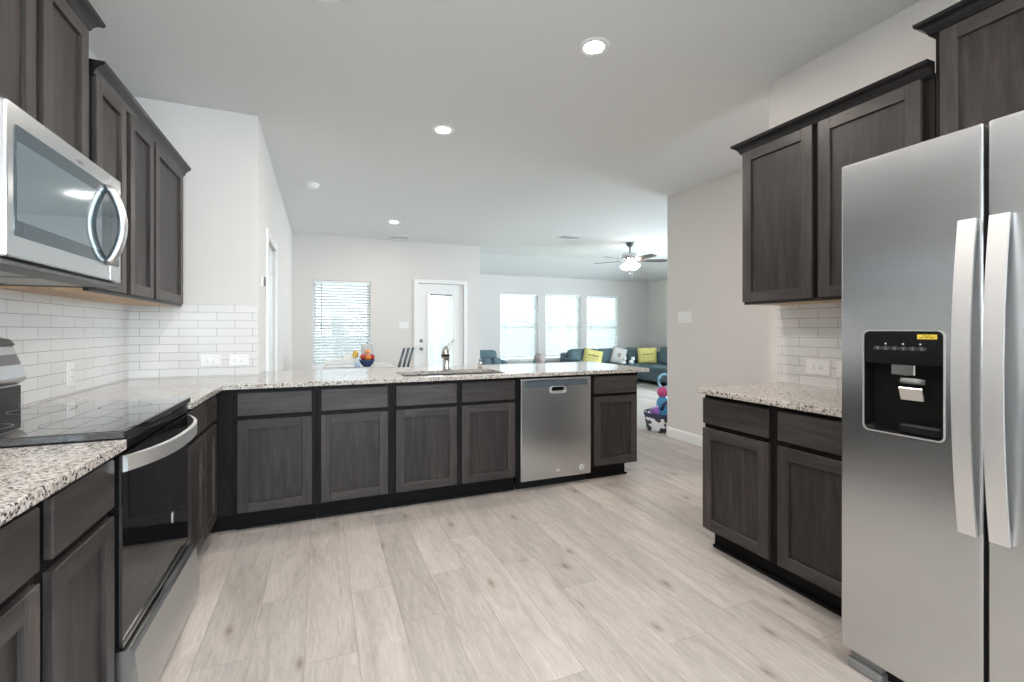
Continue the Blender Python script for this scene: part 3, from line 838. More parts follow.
# back guard with its controls
GY = ry1 - 0.05
k = MB(); k.prism([(-1.168, 0.905), (-1.105, 0.905), (-1.105, 1.03), (-1.085, 1.045), (-1.080, 1.058), (-1.100, 1.12), (-1.122, 1.178), (-1.138, 1.198), (-1.168, 1.205)], 'y', ry0 + 0.004, GY, 0, False, 0.002)
bg = k.build('back_guard', M['steel'], rg)
k = MB(); k.prism([(-1.1005, 1.105), (-1.094, 1.108), (-1.108, 1.148), (-1.1145, 1.145)], 'y', ry0 + 0.02, GY - 0.012); k.build('control_glass', M['bglass'], bg)
k = MB(); k.prism([(-1.105, 0.941), (-1.099, 0.941), (-1.099, 1.025), (-1.105, 1.025)], 'y', ry0 + 0.004, GY - 0.001); k.build('vent_panel', M['black'], bg)
k = MB(); k.prism([(-1.166, 1.2055), (-1.137, 1.1985), (-1.124, 1.180), (-1.117, 1.183), (-1.132, 1.206), (-1.166, 1.214)], 'y', ry0 + 0.002, GY + 0.002); k.build('cap', M['dgrey'], bg)
for y in (1.80, 1.89):
    k = MB(); k.lathe([(0, 0), (0.022, 0), (0.021, 0.02), (0.017, 0.026), (0, 0.026)], (-1.096, y, 1.128), 24, mat=Matrix.Rotation(PI / 2, 4, 'Y'))
    k.build('knob', M['bright'], bg)

# ------------------------------------------------------------ microwave
mx, my0, my1, mz0, mz1 = -0.775, 1.655, 2.420, 1.440, 1.864
mw = thing('microwave', 'stainless over-range microwave under the raised wall cabinet', 'microwave', (-0.98, (my0 + my1) / 2, mz0))
k = MB(); k.box((XW0 + 0.010, my0, mz0 - 0.004), (mx - 0.030, my1, mz1 - 0.001), 0.003); k.build('case', M['grey'], mw)
dy = 2.315
k = MB(); k.box((mx - 0.0295, my0, mz0), (mx, dy - 0.001, mz1), 0.006, 0, 2); md = k.build('door', M['steel'], mw)
k = MB(); k.box((mx - 0.0295, dy + 0.001, mz0), (mx, my1, mz1), 0.006, 0, 2); mc = k.build('control_side', M['steel'], mw)
def yz_slab(y0, y1, z0, z1, r, xa, xb):
    q = MB(); q.prism(rrect(y0, y1, z0, z1, r), 'x', xa, xb); return q
yz_slab(my0 + 0.032, dy - 0.0015, mz0 + 0.062, mz1 - 0.055, 0.012, mx - 0.002, mx + 0.0015).build('glass_panel', mat('smoked grey glass', (0.045, 0.07, 0.085), 0.06, spec=0.9), md)
yz_slab(my0 + 0.040, dy - 0.085, mz0 + 0.105, mz1 - 0.100, 0.004, mx + 0.0015, mx + 0.0022).build('window', M['mglass'], md)
yz_slab(dy + 0.0015, my1 - 0.026, mz0 + 0.062, mz1 - 0.055, 0.010, mx - 0.002, mx + 0.0015).build('control_glass', mat('smoked grey glass two', (0.045, 0.07, 0.085), 0.06, spec=0.9), mc)
k = MB(); pts = []
for i in range(25):
    s = i / 24; z = mz0 + 0.075 + (mz1 - mz0 - 0.145) * s
    pts.append((mx + 0.012 + 0.040 * math.sin(PI * s) ** 0.8, dy - 0.040, z))
pts = [(mx - 0.002, dy - 0.040, pts[0][2] - 0.004)] + pts + [(mx - 0.002, dy - 0.040, pts[-1][2] + 0.004)]
k.tube(pts, 0.016, 14, up=(0, 1, 0)); k.build('handle', mat('microwave handle steel', (0.66, 0.67, 0.68), 0.3, 1.0), md)
k = MB(); k.tube([(mx + 0.0005, 2.06 + 0.016 * math.cos(a), mz1 - 0.030 + 0.011 * math.sin(a)) for a in [PI * 0.75 + i * PI * 1.25 / 16 for i in range(17)]], 0.0015, 6)
k.tube([(mx + 0.0005, 2.055 + 0.002 * i, mz1 - 0.036 + 0.004 * math.sin(i * 1.3)) for i in range(16)], 0.0014, 6); k.build('brand_mark', M['grey'], md)
k = MB(); k.box((XW0 + 0.05, my0 + 0.004, mz0 - 0.022), (mx - 0.012, my1 - 0.004, mz0 - 0.0045), 0.004); ub = k.build('underside_tray', M['dgrey'], mw)
k = MB()
for y0 in (my0 + 0.05, my0 + 0.40):
    k.box((XW0 + 0.11, y0, mz0 - 0.0235), (mx - 0.10, y0 + 0.28, mz0 - 0.0225))
k.build('grease_filter', mat('filter mesh', (0.42, 0.41, 0.38), 0.35, 0.8), ub)

# ------------------------------------------------------------ refrigerator
fxf = 1.79
fr = thing('refrigerator', 'stainless side-by-side refrigerator with ice dispenser', 'refrigerator', (2.2, 0.66, 0))
k = MB(); k.box((fxf + 0.078, 0.205, 0.05), (2.60, 1.108, 1.838), 0.004); k.build('case', mat('grey painted case', (0.25, 0.25, 0.255), 0.4), fr)
def fdoor(nm, y0, y1):
    b = MB(); b.box((fxf, y0, 0.072), (fxf + 0.072, y1, 1.85), 0.007, 0, 3); return b.build(nm, M['steel'], fr)
fz = fdoor('freezer_door', 0.714, 1.112)
fd = fdoor('fridge_door', 0.200, 0.703)
k = MB(); k.prism(rrect(0.806, 1.033, 0.893, 1.239, 0.016), 'x', fxf - 0.02, fxf + 0.055)
cut(fz, [k.build('cutter', M['steel'])])
k = MB(); k.box((fxf + 0.0725, 0.70, 0.075), (fxf + 0.0775, 1.10, 1.845)); k.box((fxf + 0.0725, 0.21, 0.075), (fxf + 0.0775, 0.70, 1.845)); k.build('door_seal', M['blackm'], fr)
# dispenser
dp = MB(); dp.prism(rrect(0.8065, 1.0325, 0.8935, 1.2385, 0.0155), 'x', fxf + 0.048, fxf + 0.0545)
for a, b_ in (((0.8065, 0.8935), (0.8095, 1.2385)), ((1.0295, 0.8935), (1.0325, 1.2385))):
    dp.box((fxf + 0.001, a[0], a[1] + 0.014), (fxf + 0.048, b_[0], b_[1] - 0.014))
dp.box((fxf + 0.001, 0.82, 0.8935), (fxf + 0.048, 1.019, 0.897))
dpo = dp.build('dispenser', mat('matt black recess', (0.006, 0.006, 0.006), 0.5, spec=0.15), fz)
k = MB(); k.prism(rrect(0.8085, 1.0305, 1.128, 1.2365, 0.012), 'x', fxf - 0.001, fxf + 0.03); cp = k.build('control_panel', M['black'], fz)
k = MB()
ringp = rrect(0.802, 1.037, 0.889, 1.243, 0.018); inp = rrect(0.8065, 1.0325, 0.8935, 1.2385, 0.0155)
t = bmesh.new(); A = [t.verts.new((fxf - 0.002, p[0], p[1])) for p in ringp]; B = [t.verts.new((fxf - 0.002, p[0], p[1])) for p in inp]; A2 = [t.verts.new((fxf + 0.001, p[0], p[1])) for p in ringp]; B2 = [t.verts.new((fxf + 0.004, p[0], p[1])) for p in inp]
for i in range(len(A)):
    j = (i + 1) % len(A)
    for q in ([A[i], A[j], B[j], B[i]], [A2[i], A2[j], A[j], A[i]], [B[i], B[j], B2[j], B2[i]]):
        t.faces.new(q)
bmesh.ops.recalc_face_normals(t, faces=list(t.faces)); k.add(t); k.build('dispenser_frame', M['bright'], fz)
k = MB(); k.box((fxf - 0.0018, 0.822, 1.213), (fxf - 0.001, 0.874, 1.228)); st = k.build('yellow_sticker', mat('yellow label', (0.80, 0.58, 0.06), 0.4), fz)
k = MB()
for y, z, wd_ in ((0.829, 1.2185, 0.012), (0.844, 1.2185, 0.010), (0.858, 1.2185, 0.011), (0.838, 1.2235, 0.022)):
    k.box((fxf - 0.0024, y, z - 0.001), (fxf - 0.0018, y + wd_, z + 0.001))
k.build('sticker_print', M['slot'], st)
k = MB()
for y in (0.866, 0.914, 0.965):
    k.lathe([(0, 0), (0.0028, 0), (0.0025, 0.001), (0, 0.0012)], (fxf - 0.001, y, 1.196), 12, mat=Matrix.Rotation(-PI / 2, 4, 'Y'))
k.build('indicator', mat('indicator white', (0.7, 0.75, 0.8), 0.3), cp)
k = MB()
for i in range(6):
    y = 0.862 + i * 0.0255
    k.tube([(fxf - 0.0012, y + 0.009 * math.cos(a) * 1.2, 1.181 + 0.005 * math.sin(a)) for a in [j * PI / 8 for j in range(17)]], 0.0004, 4, cap=False)
    k.box((fxf - 0.0016, y - 0.003, 1.179), (fxf - 0.001, y + 0.003, 1.1825))
k.build('button', mat('button print', (0.32, 0.35, 0.38), 0.4), cp)
k = MB(); k.box((fxf + 0.012, 0.888, 1.090), (fxf + 0.046, 0.957, 1.128), 0.003); k.build('ice_chute', M['chrome'], fz)
k = MB(); k.lathe([(0.022, 0.0), (0.034, 0.0), (0.034, 0.016), (0.022, 0.016), (0.022, 0.0)], (fxf + 0.022, 0.900, 1.064), 24, mat=Matrix.Rotation(0.2, 4, 'Y') @ Matrix.Diagonal((0.62, 1, 1, 1))); k.build('water_ring', M['grey'], fz)
k = MB(); k.box((-0.003, -0.034, -0.024), (0.003, 0.034, 0.024), 0.004)
for v in k.bm.verts:
    v.co.y *= 1.0 - 4.5 * (v.co.z - 0.024) * -0.06
k.bm.transform(Matrix.Translation((fxf + 0.012, 0.898, 1.030)) @ Matrix.Rotation(-0.35, 4, 'Y')); k.build('paddle', M['chrome'], fz)
k = MB(); k.box((fxf + 0.004, 0.815, 0.897), (fxf + 0.046, 0.93, 0.930), 0.006); k.build('drip_tray', M['blackm'], fz)
# handles
def fridge_handle(y, par):
    b = MB(); t = bmesh.new(); rings = []; n = 26
    for i in range(n + 1):
        s = i / n; z = 0.634 + (1.572 - 0.634) * s
        o = 0.016 + 0.038 * (1 - abs(2 * s - 1) ** 2)
        x = fxf - o
        rings.append([t.verts.new(p) for p in ((x + 0.012, y - 0.020, z), (x, y - 0.0215, z), (x, y + 0.0215, z), (x + 0.012, y + 0.020, z))])
    for A, B in zip(rings, rings[1:]):
        for q in range(4):
            t.faces.new([A[q], A[(q + 1) % 4], B[(q + 1) % 4], B[q]])
    t.faces.new(rings[0]); t.faces.new(rings[-1][::-1])
    bmesh.ops.recalc_face_normals(t, faces=list(t.faces)); b.add(t, 0, False)
    b.box((fxf - 0.010, y - 0.014, 0.640), (fxf, y + 0.014, 0.672), 0.002); b.box((fxf - 0.010, y - 0.014, 1.534), (fxf, y + 0.014, 1.566), 0.002)
    return b.build('handle', M['bright'], par)
fridge_handle(0.744, fz); fridge_handle(0.673, fd)
k = MB(); k.box((fxf + 0.05, 0.22, 0.012), (fxf + 0.075, 0.99, 0.064))
for i in range(24):
    k.box((fxf + 0.046, 0.24 + i * 0.031, 0.016), (fxf + 0.051, 0.252 + i * 0.031, 0.060))
k.build('base_grille', M['blackm'], fr)
k = MB(); k.box((fxf + 0.012, 0.985, 0.002), (fxf + 0.10, 1.100, 0.034), 0.004); k.box((fxf + 0.03, 0.995, 0.034), (fxf + 0.10, 1.098, 0.066), 0.003); k.build('foot_bracket', M['grey'], fr)
k = MB(); k.lathe([(0, 0), (0.02, 0), (0.02, 0.05), (0, 0.05)], (2.5, 0.3, 0), 12); k.lathe([(0, 0), (0.02, 0), (0.02, 0.05), (0, 0.05)], (2.5, 1.0, 0), 12); k.build('roller', M['blackm'], fr)

# ------------------------------------------------------------ ceiling fittings
def can_light(x, y, label):
    r = thing('recessed_light', label, 'ceiling light', (x, y, CH), 0, 'recessed ceiling lights')
    return r
rl = can_light(1.395, 2.174, 'recessed ceiling light nearest the right wall cabinets')
k = MB(); k.lathe([(0.050, 0.0), (0.052, -0.003), (0.060, -0.004), (0.080, -0.005), (0.086, -0.003), (0.087, 0.0)], (0, 0, 0), 40); k.build('trim_ring', M['white'], rl, True)
k = MB(); k.lathe([(0, -0.003), (0.047, -0.003), (0.0495, -0.0015), (0.0495, 0.0)], (0, 0, 0), 40); k.build('lens', M['lamp'], rl, True)
for x, y, lb in ((0.884, 3.529, 'recessed ceiling light above the peninsula'), (0.981, 6.804, 'recessed ceiling light farthest away, before the glazed door'),
                 (0.01, 2.285, 'recessed ceiling light cut by the top edge of the photo'), (1.40, 0.5, 'added recessed light out of view above the camera, refrigerator side'), (1.40, -1.3, 'added recessed light out of view behind the camera, refrigerator side'), (0.02, -1.3, 'added recessed light out of view behind the camera, range side'),  # all but the first are unseen lamps added for extra light
                 (3.26, 1.5, 'added recessed light hidden in the passage behind the right kitchen wall'), (0.02, 0.5, 'added recessed light out of view above the camera, range side')):  # both added and unseen; the passage one brightens the wall beyond
    copy_thing(rl, (x, y, CH), lb)
sm = thing('smoke_detector', 'round white smoke detector on the ceiling', 'smoke detector', (-0.085, 5.372, CH))
k = MB(); k.lathe([(0.075, 0), (0.075, -0.012), (0.066, -0.018), (0, -0.018)], (-0.085, 5.372, CH), 36); k.build('base', M['plastic'], sm)
k = MB(); k.lathe([(0.058, -0.018), (0.056, -0.034), (0.045, -0.042), (0, -0.043)], (-0.085, 5.372, CH), 36); k.build('cover', M['plastic'], sm)
def vent(label, x, y, sx, sy, n, dark):
    r = thing('ceiling_vent', label, 'vent', (x, y, CH), 0)
    f = MB(); e = 0.025
    for a, b_ in (((-sx, -sy), (sx, -sy + e)), ((-sx, sy - e), (sx, sy)), ((-sx, -sy + e), (-sx + e, sy - e)), ((sx - e, -sy + e), (sx, sy - e))):
        f.box((x + a[0], y + a[1], CH - 0.010), (x + b_[0], y + b_[1], CH - 0.0003), 0.002)
    f.build('frame', M['white'], r)
    p = MB(); p.box((x - sx + e, y - sy + e, CH - 0.002), (x + sx - e, y + sy - e, CH - 0.0006)); p.build('duct', M['slot'] if dark else M['grey'], r)
    s = MB()
    for i in range(n):
        yy = y - sy + e + (2 * sy - 2 * e) * (i + 0.5) / n
        s.box((x - sx + e, yy - 0.009, CH - 0.009), (x + sx - e, yy + 0.009, CH - 0.007), rot=Matrix.Rotation(0.5, 4, 'X'))
    s.build('louvres', M['white'], r)
    return r
vent('white ceiling vent in the living area left of the fan', 3.853, 6.77, 0.19, 0.12, 8, False)
vent('small ceiling vent close to the wall above the garden door', 1.23, 7.86, 0.17, 0.085, 4, True)
# ceiling fan
cx, cy = 5.13, 6.816
fan = thing('ceiling_fan', 'five-blade ceiling fan with lit glass shades', 'ceiling fan', (cx, cy, CH))
k = MB(); k.lathe([(0, 0), (0.075, 0), (0.072, -0.02), (0.05, -0.055), (0.025, -0.075), (0, -0.075)], (cx, cy, CH), 32); k.build('canopy', M['dgrey'], fan)
k = MB(); k.tube([(cx, cy, CH - 0.07), (cx, cy, CH - 0.19)], 0.013, 12); k.build('downrod', M['dgrey'], fan)
k = MB(); k.lathe([(0, -0.18), (0.05, -0.185), (0.13, -0.195), (0.145, -0.21), (0.145, -0.27), (0.12, -0.295), (0.07, -0.31), (0.07, -0.335), (0, -0.335)], (cx, cy, CH), 36); k.build('motor_housing', M['chrome'], fan)
for a in (3, 75, 147, 219, 291):
    wa = math.radians(a - 22.586)
    RT = Matrix.Translation((cx, cy, CH - 0.315)) @ Matrix.Rotation(wa, 4, 'Z') @ Matrix.Rotation(math.radians(-11), 4, 'X')
    k = MB(); k.prism([(0.17, -0.05), (0.30, -0.062), (0.60, -0.070), (0.66, -0.062), (0.68, 0.0), (0.66, 0.062), (0.60, 0.070), (0.30, 0.062), (0.17, 0.05)], 'z', -0.004, 0.004)
    k.bm.transform(RT); bl = k.build('blade', mat('fan blade', (0.10, 0.088, 0.08), 0.35), fan)
    k = MB(); k.prism([(0.06, -0.02), (0.17, -0.03), (0.24, -0.04), (0.26, 0.0), (0.24, 0.04), (0.17, 0.03), (0.06, 0.02)], 'z', 0.004, 0.011)
    k.bm.transform(RT); k.build('blade_bracket', M['chrome'], bl)
k = MB(); k.lathe([(0, -0.335), (0.05, -0.338), (0.06, -0.36), (0.04, -0.375), (0, -0.375)], (cx, cy, CH), 24); lk = k.build('light_kit', M['chrome'], fan)
for i in range(4):
    a = i * PI / 2 + 0.3
    RT = Matrix.Translation((cx + 0.075 * math.cos(a), cy + 0.075 * math.sin(a), CH - 0.365)) @ Matrix.Rotation(a, 4, 'Z') @ Matrix.Rotation(math.radians(-38), 4, 'Y')
    k = MB(); k.lathe([(0.022, 0.0), (0.03, -0.015), (0.05, -0.05), (0.062, -0.085), (0.07, -0.10), (0.055, -0.098), (0.0, -0.09)], (0, 0, 0), 24)
    k.bm.transform(RT); k.build('lamp_shade', M['fanlamp'], fan)
k = MB()
for dx, ln in ((0.03, 0.62), (-0.02, 0.56)):
    k.tube([(cx + dx, cy - 0.02, CH - 0.375), (cx + dx, cy - 0.02, CH - ln)], 0.0025, 6); k.ball((cx + dx, cy - 0.02, CH - ln), 0.011, sub=2)
k.build('pull_chain', M['chrome'], fan)

# ------------------------------------------------------------ wall plates
def plate(name, label, cat, loc, rz, wd, ht, kind, n=1, group=None):
    """plate lying on a wall; own frame: faces -y, x along the wall"""
    r = thing(name, label, cat, loc, rz, group)
    b = MB(); b.box((-wd / 2, -0.006, -ht / 2), (wd / 2, -0.0002, ht / 2), 0.003, 0, 2); b.build('cover_plate', M['plastic'], r, True)
    for i in range(n):
        cxx = (i - (n - 1) / 2) * 0.046
        if kind == 'rocker':
            q = MB(); q.box((cxx - 0.016, -0.010, -0.033), (cxx + 0.016, -0.0055, 0.033), 0.003); q.build('rocker', M['white'], r, True)
        else:
            horizontal = wd > ht
            q = MB()
            q.box((-0.034, -0.009, -0.0165), (0.034, -0.0055, 0.0165), 0.003) if horizontal else q.box((-0.0165, -0.009, -0.034), (0.0165, -0.0055, 0.034), 0.003)
            sock = q.build('socket', M['white'], r, True)
            s = MB()
            for c_ in (-0.019, 0.019):
                for dlt in (-0.006, 0.006):
                    if horizontal:
                        s.box((c_ - 0.005, -0.0094, dlt - 0.0012), (c_ + 0.005, -0.0088, dlt + 0.0012))
                    else:
                        s.box((dlt - 0.0012, -0.0094, c_ - 0.005), (dlt + 0.0012, -0.0088, c_ + 0.005))
            s.build('slots', M['slot'], sock, True)
    return r
G = 'white wall sockets'
plate('wall_socket', 'white socket on the tiled stub wall, closer to the corner', 'socket', (-0.715, YS - 0.008, 1.027), 0, 0.122, 0.078, 'socket', 1, G)
plate('wall_socket', 'white socket on the tiled stub wall, closer to its outer end', 'socket', (-0.543, YS - 0.008, 1.027), 0, 0.122, 0.078, 'socket', 1, G)
plate('wall_socket', 'white socket on the left tiled wall behind the range', 'socket', (XW0 + 0.008, 3.035, 1.02), PI / 2, 0.078, 0.122, 'socket', 1, G)
plate('wall_socket', 'white socket on the right tiled wall, fully in view', 'socket', (XW1 - 0.008, 1.755, 1.03), -PI / 2, 0.140, 0.088, 'socket', 1, G)
plate('wall_switch', 'white switch on right tiled wall, half hidden by refrigerator', 'switch', (XW1 - 0.008, 1.59, 1.03), -PI / 2, 0.120, 0.086, 'rocker', 1)
plate('wall_switch', 'white switch plate on the plain wall beyond the refrigerator counter', 'switch', (X2, 4.01, 1.385), -PI / 2, 0.20, 0.128, 'rocker', 3)
plate('wall_switch', 'white switch plate on the far wall left of the garden door', 'switch', (1.345, YN, 1.33), 0, 0.165, 0.118, 'rocker', 3)
tk = thing('thermostat', 'small dark wall thermostat on the narrow side wall', 'thermostat', (XH, 4.10, 1.62))
k = MB(); k.box((XH, 4.06, 1.585), (XH + 0.012, 4.12, 1.665), 0.002); k.build('back_plate', M['plastic'], tk)
k = MB(); k.box((XH + 0.012, 4.065, 1.59), (XH + 0.024, 4.115, 1.66), 0.003); k.build('screen', M['dgrey'], tk)

# ------------------------------------------------------------ dining nook
M['tabletop'] = mat('pale laminate top', (0.66, 0.66, 0.65), 0.25)
dt = thing('dining_table', 'pale dining table in the nook beyond the peninsula', 'table', (0.45, 6.75, 0))
k = MB(); k.box((-0.12, 6.25, 0.725), (0.92, 7.25, 0.76), 0.006, 0, 2); k.build('tabletop', M['tabletop'], dt)
k = MB(); k.lathe([(0, 0.04), (0.09, 0.04), (0.06, 0.10), (0.05, 0.5), (0.08, 0.70), (0.16, 0.724), (0, 0.724)], (0.45, 6.75, 0), 24); k.build('pedestal', M['dgrey'], dt)
k = MB(); k.box((0.10, 6.71, 0), (0.80, 6.79, 0.04), 0.01); k.box((0.41, 6.40, 0), (0.49, 6.709, 0.04), 0.01); k.box((0.41, 6.791, 0), (0.49, 7.10, 0.04), 0.01); k.build('base', M['dgrey'], dt)
M['chair'] = mat('dark blue grey chair paint', (0.05, 0.065, 0.08), 0.4)
ch = thing('dining_chair', 'dark slat-back dining chair at the table end near the garden door', 'chair', (0.86, 6.50, 0), math.radians(55))
k = MB(); k.box((-0.22, -0.21, 0.43), (0.22, 0.21, 0.465), 0.012, 0, 2); k.build('seat', M['chair'], ch, True)
for x in (-0.19, 0.19):
    k = MB(); k.tube([(x, 0.18, 0.43), (x * 1.05, 0.2, 0)], [0.02, 0.016], 10); k.build('leg', M['chair'], ch, True)
    k = MB(); k.tube([(x, -0.18, 0.43), (x * 1.05, -0.22, 0)], [0.02, 0.016], 10); k.build('leg', M['chair'], ch, True)
for x in (-0.14, 0.0, 0.14):
    k = MB(); k.tube([(x, -0.19, 0.46), (x, -0.23, 0.75), (x, -0.305, 1.0)], 0.036, 12, sy=0.3); k.build('back_slat', M['chair'], ch, True)
k = MB(); k.box((-0.20, -0.222, 0.60), (0.20, -0.200, 0.65), 0.005); k.build('cross_rail', M['chair'], ch, True)
# things on the table
bx, by = 0.565, 6.34
bo = thing('fruit_bowl', 'deep blue bowl holding fruit on the dining table', 'bowl', (bx, by, 0.76))
k = MB(); k.lathe([(0, 0.0), (0.04, 0.0), (0.045, 0.006), (0.078, 0.036), (0.100, 0.082), (0.103, 0.092), (0.097, 0.090), (0.074, 0.04), (0.04, 0.013), (0, 0.011)], (bx, by, 0.76), 36); k.build('bowl_body', mat('blue glazed ceramic', (0.02, 0.05, 0.14), 0.12), bo)
M['or'] = mat('orange peel', (0.75, 0.22, 0.03), 0.4); M['red'] = mat('red apple skin', (0.45, 0.04, 0.03), 0.25); M['pea'] = mat('peach skin', (0.80, 0.38, 0.16), 0.4); M['yel'] = mat('yellow pear skin', (0.72, 0.48, 0.08), 0.35)
def fruit(name, label, cat, p, r, m, pear=False):
    f = thing(name, label, cat, p, 0, 'fruit on the dining table')
    pr = []
    for i in range(13):
        t_ = PI * i / 12
        rr = r * math.sin(t_) * (1.0 if not pear else (1.0 - 0.28 * (1 + math.cos(t_)) / 2)); zz = r * (0.92 if not pear else 1.2) * math.cos(t_)
        if not pear and i == 0: zz -= r * 0.12
        pr.append((rr, zz))
    q = MB(); q.lathe(pr, p, 20); q.build('skin', m, f)
    q = MB(); q.tube([(p[0], p[1], p[2] + r * 0.75), (p[0] + 0.004, p[1], p[2] + r * 1.15)], 0.0025, 6); q.build('stem', M['dgrey'], f)
fruit('apple', 'dark red apple at left rim of the blue bowl', 'fruit', (bx - 0.042, by + 0.015, 0.890), 0.045, M['red'])
fruit('orange', 'bright orange in the front middle of the blue bowl', 'fruit', (bx + 0.012, by - 0.048, 0.880), 0.040, M['or'])
fruit('apple', 'brown-red apple at right rim of the blue bowl', 'fruit', (bx + 0.060, by + 0.012, 0.885), 0.042, M['red'])
fruit('peach', 'pale peach at the back of the blue bowl', 'fruit', (bx + 0.012, by + 0.045, 0.957), 0.040, M['pea'])
M['wbox'] = mat('white card', (0.84, 0.84, 0.83), 0.5)
nb = thing('napkin_box', 'long low white box lying on the dining table', 'box', (0.25, 6.38, 0.76))
k = MB(); k.box((0.03, 6.30, 0.761), (0.42, 6.48, 0.80), 0.006); k.build('tray', M['wbox'], nb)
k = MB(); k.box((0.05, 6.31, 0.80), (0.415, 6.47, 0.868), 0.008); k.build('lid', M['wbox'], nb)
fruit('pear', 'yellow pear lying on top of the white box beside the blue bowl', 'fruit', (0.425, 6.40, 0.925), 0.045, M['yel'], True)
ps = thing('paper_stack', 'white paper pack standing behind the low white box', 'paper', (0.36, 6.62, 0.76))
k = MB(); k.box((0.27, 6.56, 0.761), (0.46, 6.68, 0.905), 0.01); k.build('pack', M['wbox'], ps)
k = MB(); k.box((0.29, 6.58, 0.905), (0.44, 6.66, 0.925), 0.006); k.build('flap', M['wbox'], ps)
cn = thing('canister', 'tall pale grey canister with a small knob behind the fruit', 'canister', (0.62, 6.85, 0.76))
k = MB(); k.box((0.535, 6.77, 0.761), (0.705, 6.93, 1.045), 0.012, 0, 2); k.build('body', mat('pale grey tin', (0.55, 0.55, 0.55), 0.35), cn)
k = MB(); k.lathe([(0, 1.045), (0.012, 1.045), (0.012, 1.06), (0.02, 1.068), (0.012, 1.078), (0, 1.078)], (0.62, 6.85, 0), 16); k.build('knob', M['chrome'], cn)
cp_ = thing('cup', 'small blue and white cup standing left of the fruit bowl', 'cup', (0.44, 6.265, 0.76))
k = MB(); k.lathe([(0, 0), (0.03, 0), (0.036, 0.06), (0.033, 0.06), (0.028, 0.008), (0, 0.008)], (0.44, 6.265, 0.761), 20); k.build('cup_body', mat('blue white china', (0.45, 0.55, 0.75), 0.2), cp_)

# ------------------------------------------------------------ living room
M['teal'] = paint('teal upholstery', (0.115, 0.175, 0.197), 0.85, 0.3, 200)
def soft(b, a, c, bev=0.05, seg=4, rot=None):
    b.box(a, c, bev, 0, seg, True, rot); return b
so = thing('sectional_sofa', 'teal corner sofa under the far windows', 'sofa', (6.6, 9.2, 0))
k = MB(); soft(k, (5.36, 8.95, 0.08), (7.95, 9.86, 0.30), 0.03, 2); soft(k, (6.95, 7.15, 0.08), (7.95, 8.95, 0.30), 0.03, 2); k.build('base', M['teal'], so)
for a, c in (((5.46, 8.88, 0.30), (6.20, 9.62, 0.43)), ((6.21, 8.88, 0.30), (6.98, 9.62, 0.43)), ((6.99, 8.4, 0.30), (7.70, 9.62, 0.43)), ((6.88, 7.15, 0.30), (7.70, 8.39, 0.43))):
    k = MB(); soft(k, a, c, 0.05); k.build('seat_cushion', M['teal'], so)
k = MB(); soft(k, (5.36, 9.60, 0.28), (7.95, 9.88, 0.70), 0.06); soft(k, (7.70, 7.15, 0.28), (7.96, 9.60, 0.70), 0.06); k.build('back_frame', M['teal'], so)
RX = Matrix.Rotation(math.radians(-10), 4, 'X')
for x in (5.42, 6.22):
    k = MB(); soft(k, (x, 9.42, 0.42), (x + 0.78, 9.66, 0.79), 0.09, 5, RX); k.build('back_cushion', M['teal'], so)
k = MB(); soft(k, (7.02, 9.42, 0.42), (7.62, 9.66, 0.80), 0.09, 5, RX); k.build('back_cushion', M['teal'], so)
RY = Matrix.Rotation(math.radians(10), 4, 'Y')
for y in (7.3, 8.1):
    k = MB(); soft(k, (7.50, y, 0.42), (7.74, y + 0.78, 0.84), 0.09, 5, RY); k.build('back_cushion', M['teal'], so)
k = MB(); soft(k, (5.34, 8.92, 0.08), (5.47, 9.86, 0.58), 0.06); k.build('arm', M['teal'], so)
k = MB()
for x, y in ((5.42, 9.02), (5.42, 9.78), (7.88, 9.78), (7.02, 7.22), (7.88, 7.22), (7.02, 8.9)):
    k.lathe([(0, 0), (0.025, 0), (0.03, 0.08), (0, 0.08)], (x, y, 0), 10)
k.build('foot', M['slot'], so)
def cushion(label, col, loc, wd, ht, rot, mark):
    r = thing('cushion', label, 'cushion', loc, 0, 'throw cushions on the sofa')
    k = MB(); t = bmesh.new(); n = 10; RT = rot
    g = {}
    for s in (-1, 1):
        for i in range(n + 1):
            for j in range(n + 1):
                u, v = 2 * i / n - 1, 2 * j / n - 1
                if s == 1 and (i in (0, n) or j in (0, n)):
                    g[(s, i, j)] = g[(-1, i, j)]; continue
                th = 0.075 * ((1 - u ** 4) * (1 - v ** 4)) ** 0.6
                px = u * (1 - 0.05 * (1 - v * v)); pz = v * (1 - 0.05 * (1 - u * u))
                g[(s, i, j)] = t.verts.new(RT @ Vector((px * wd / 2, s * th, pz * ht / 2)))
    for s in (-1, 1):
        for i in range(n):
            for j in range(n):
                t.faces.new([g[(s, i, j)], g[(s, i + 1, j)], g[(s, i + 1, j + 1)], g[(s, i, j + 1)]])
    bmesh.ops.recalc_face_normals(t, faces=list(t.faces)); k.add(t, 0, True)
    k.build('cover', mat('cushion cloth', col, 0.8), r, True)
    k = MB()
    if mark == 'script':
        pts = [RT @ Vector((-0.12 + 0.24 * i / 40, -0.078, 0.02 + 0.022 * math.sin(i * 1.05) * (0.6 + 0.4 * math.sin(i * 0.37)))) for i in range(41)]
        k.tube(pts, 0.006, 6)
        k.tube([RT @ Vector((-0.13 + 0.26 * i / 10, -0.074, -0.05)) for i in range(11)], 0.0035, 6)
        k.build('lettering', mat('brown print', (0.16, 0.11, 0.05), 0.7), r, True)
    else:
        for a in range(7):
            an = a * 2 * PI / 7
            k.tube([RT @ Vector((0.05 * math.cos(an) * q + 0.01, -0.078, 0.07 * math.sin(an) * q)) for q in (0.25, 0.6, 1.0)], [0.006, 0.012, 0.004], 6)
        k.build('printed_motif', mat('tan print', (0.45, 0.27, 0.16), 0.7), r, True)
    return r
YL_ = (0.76, 0.68, 0.24)
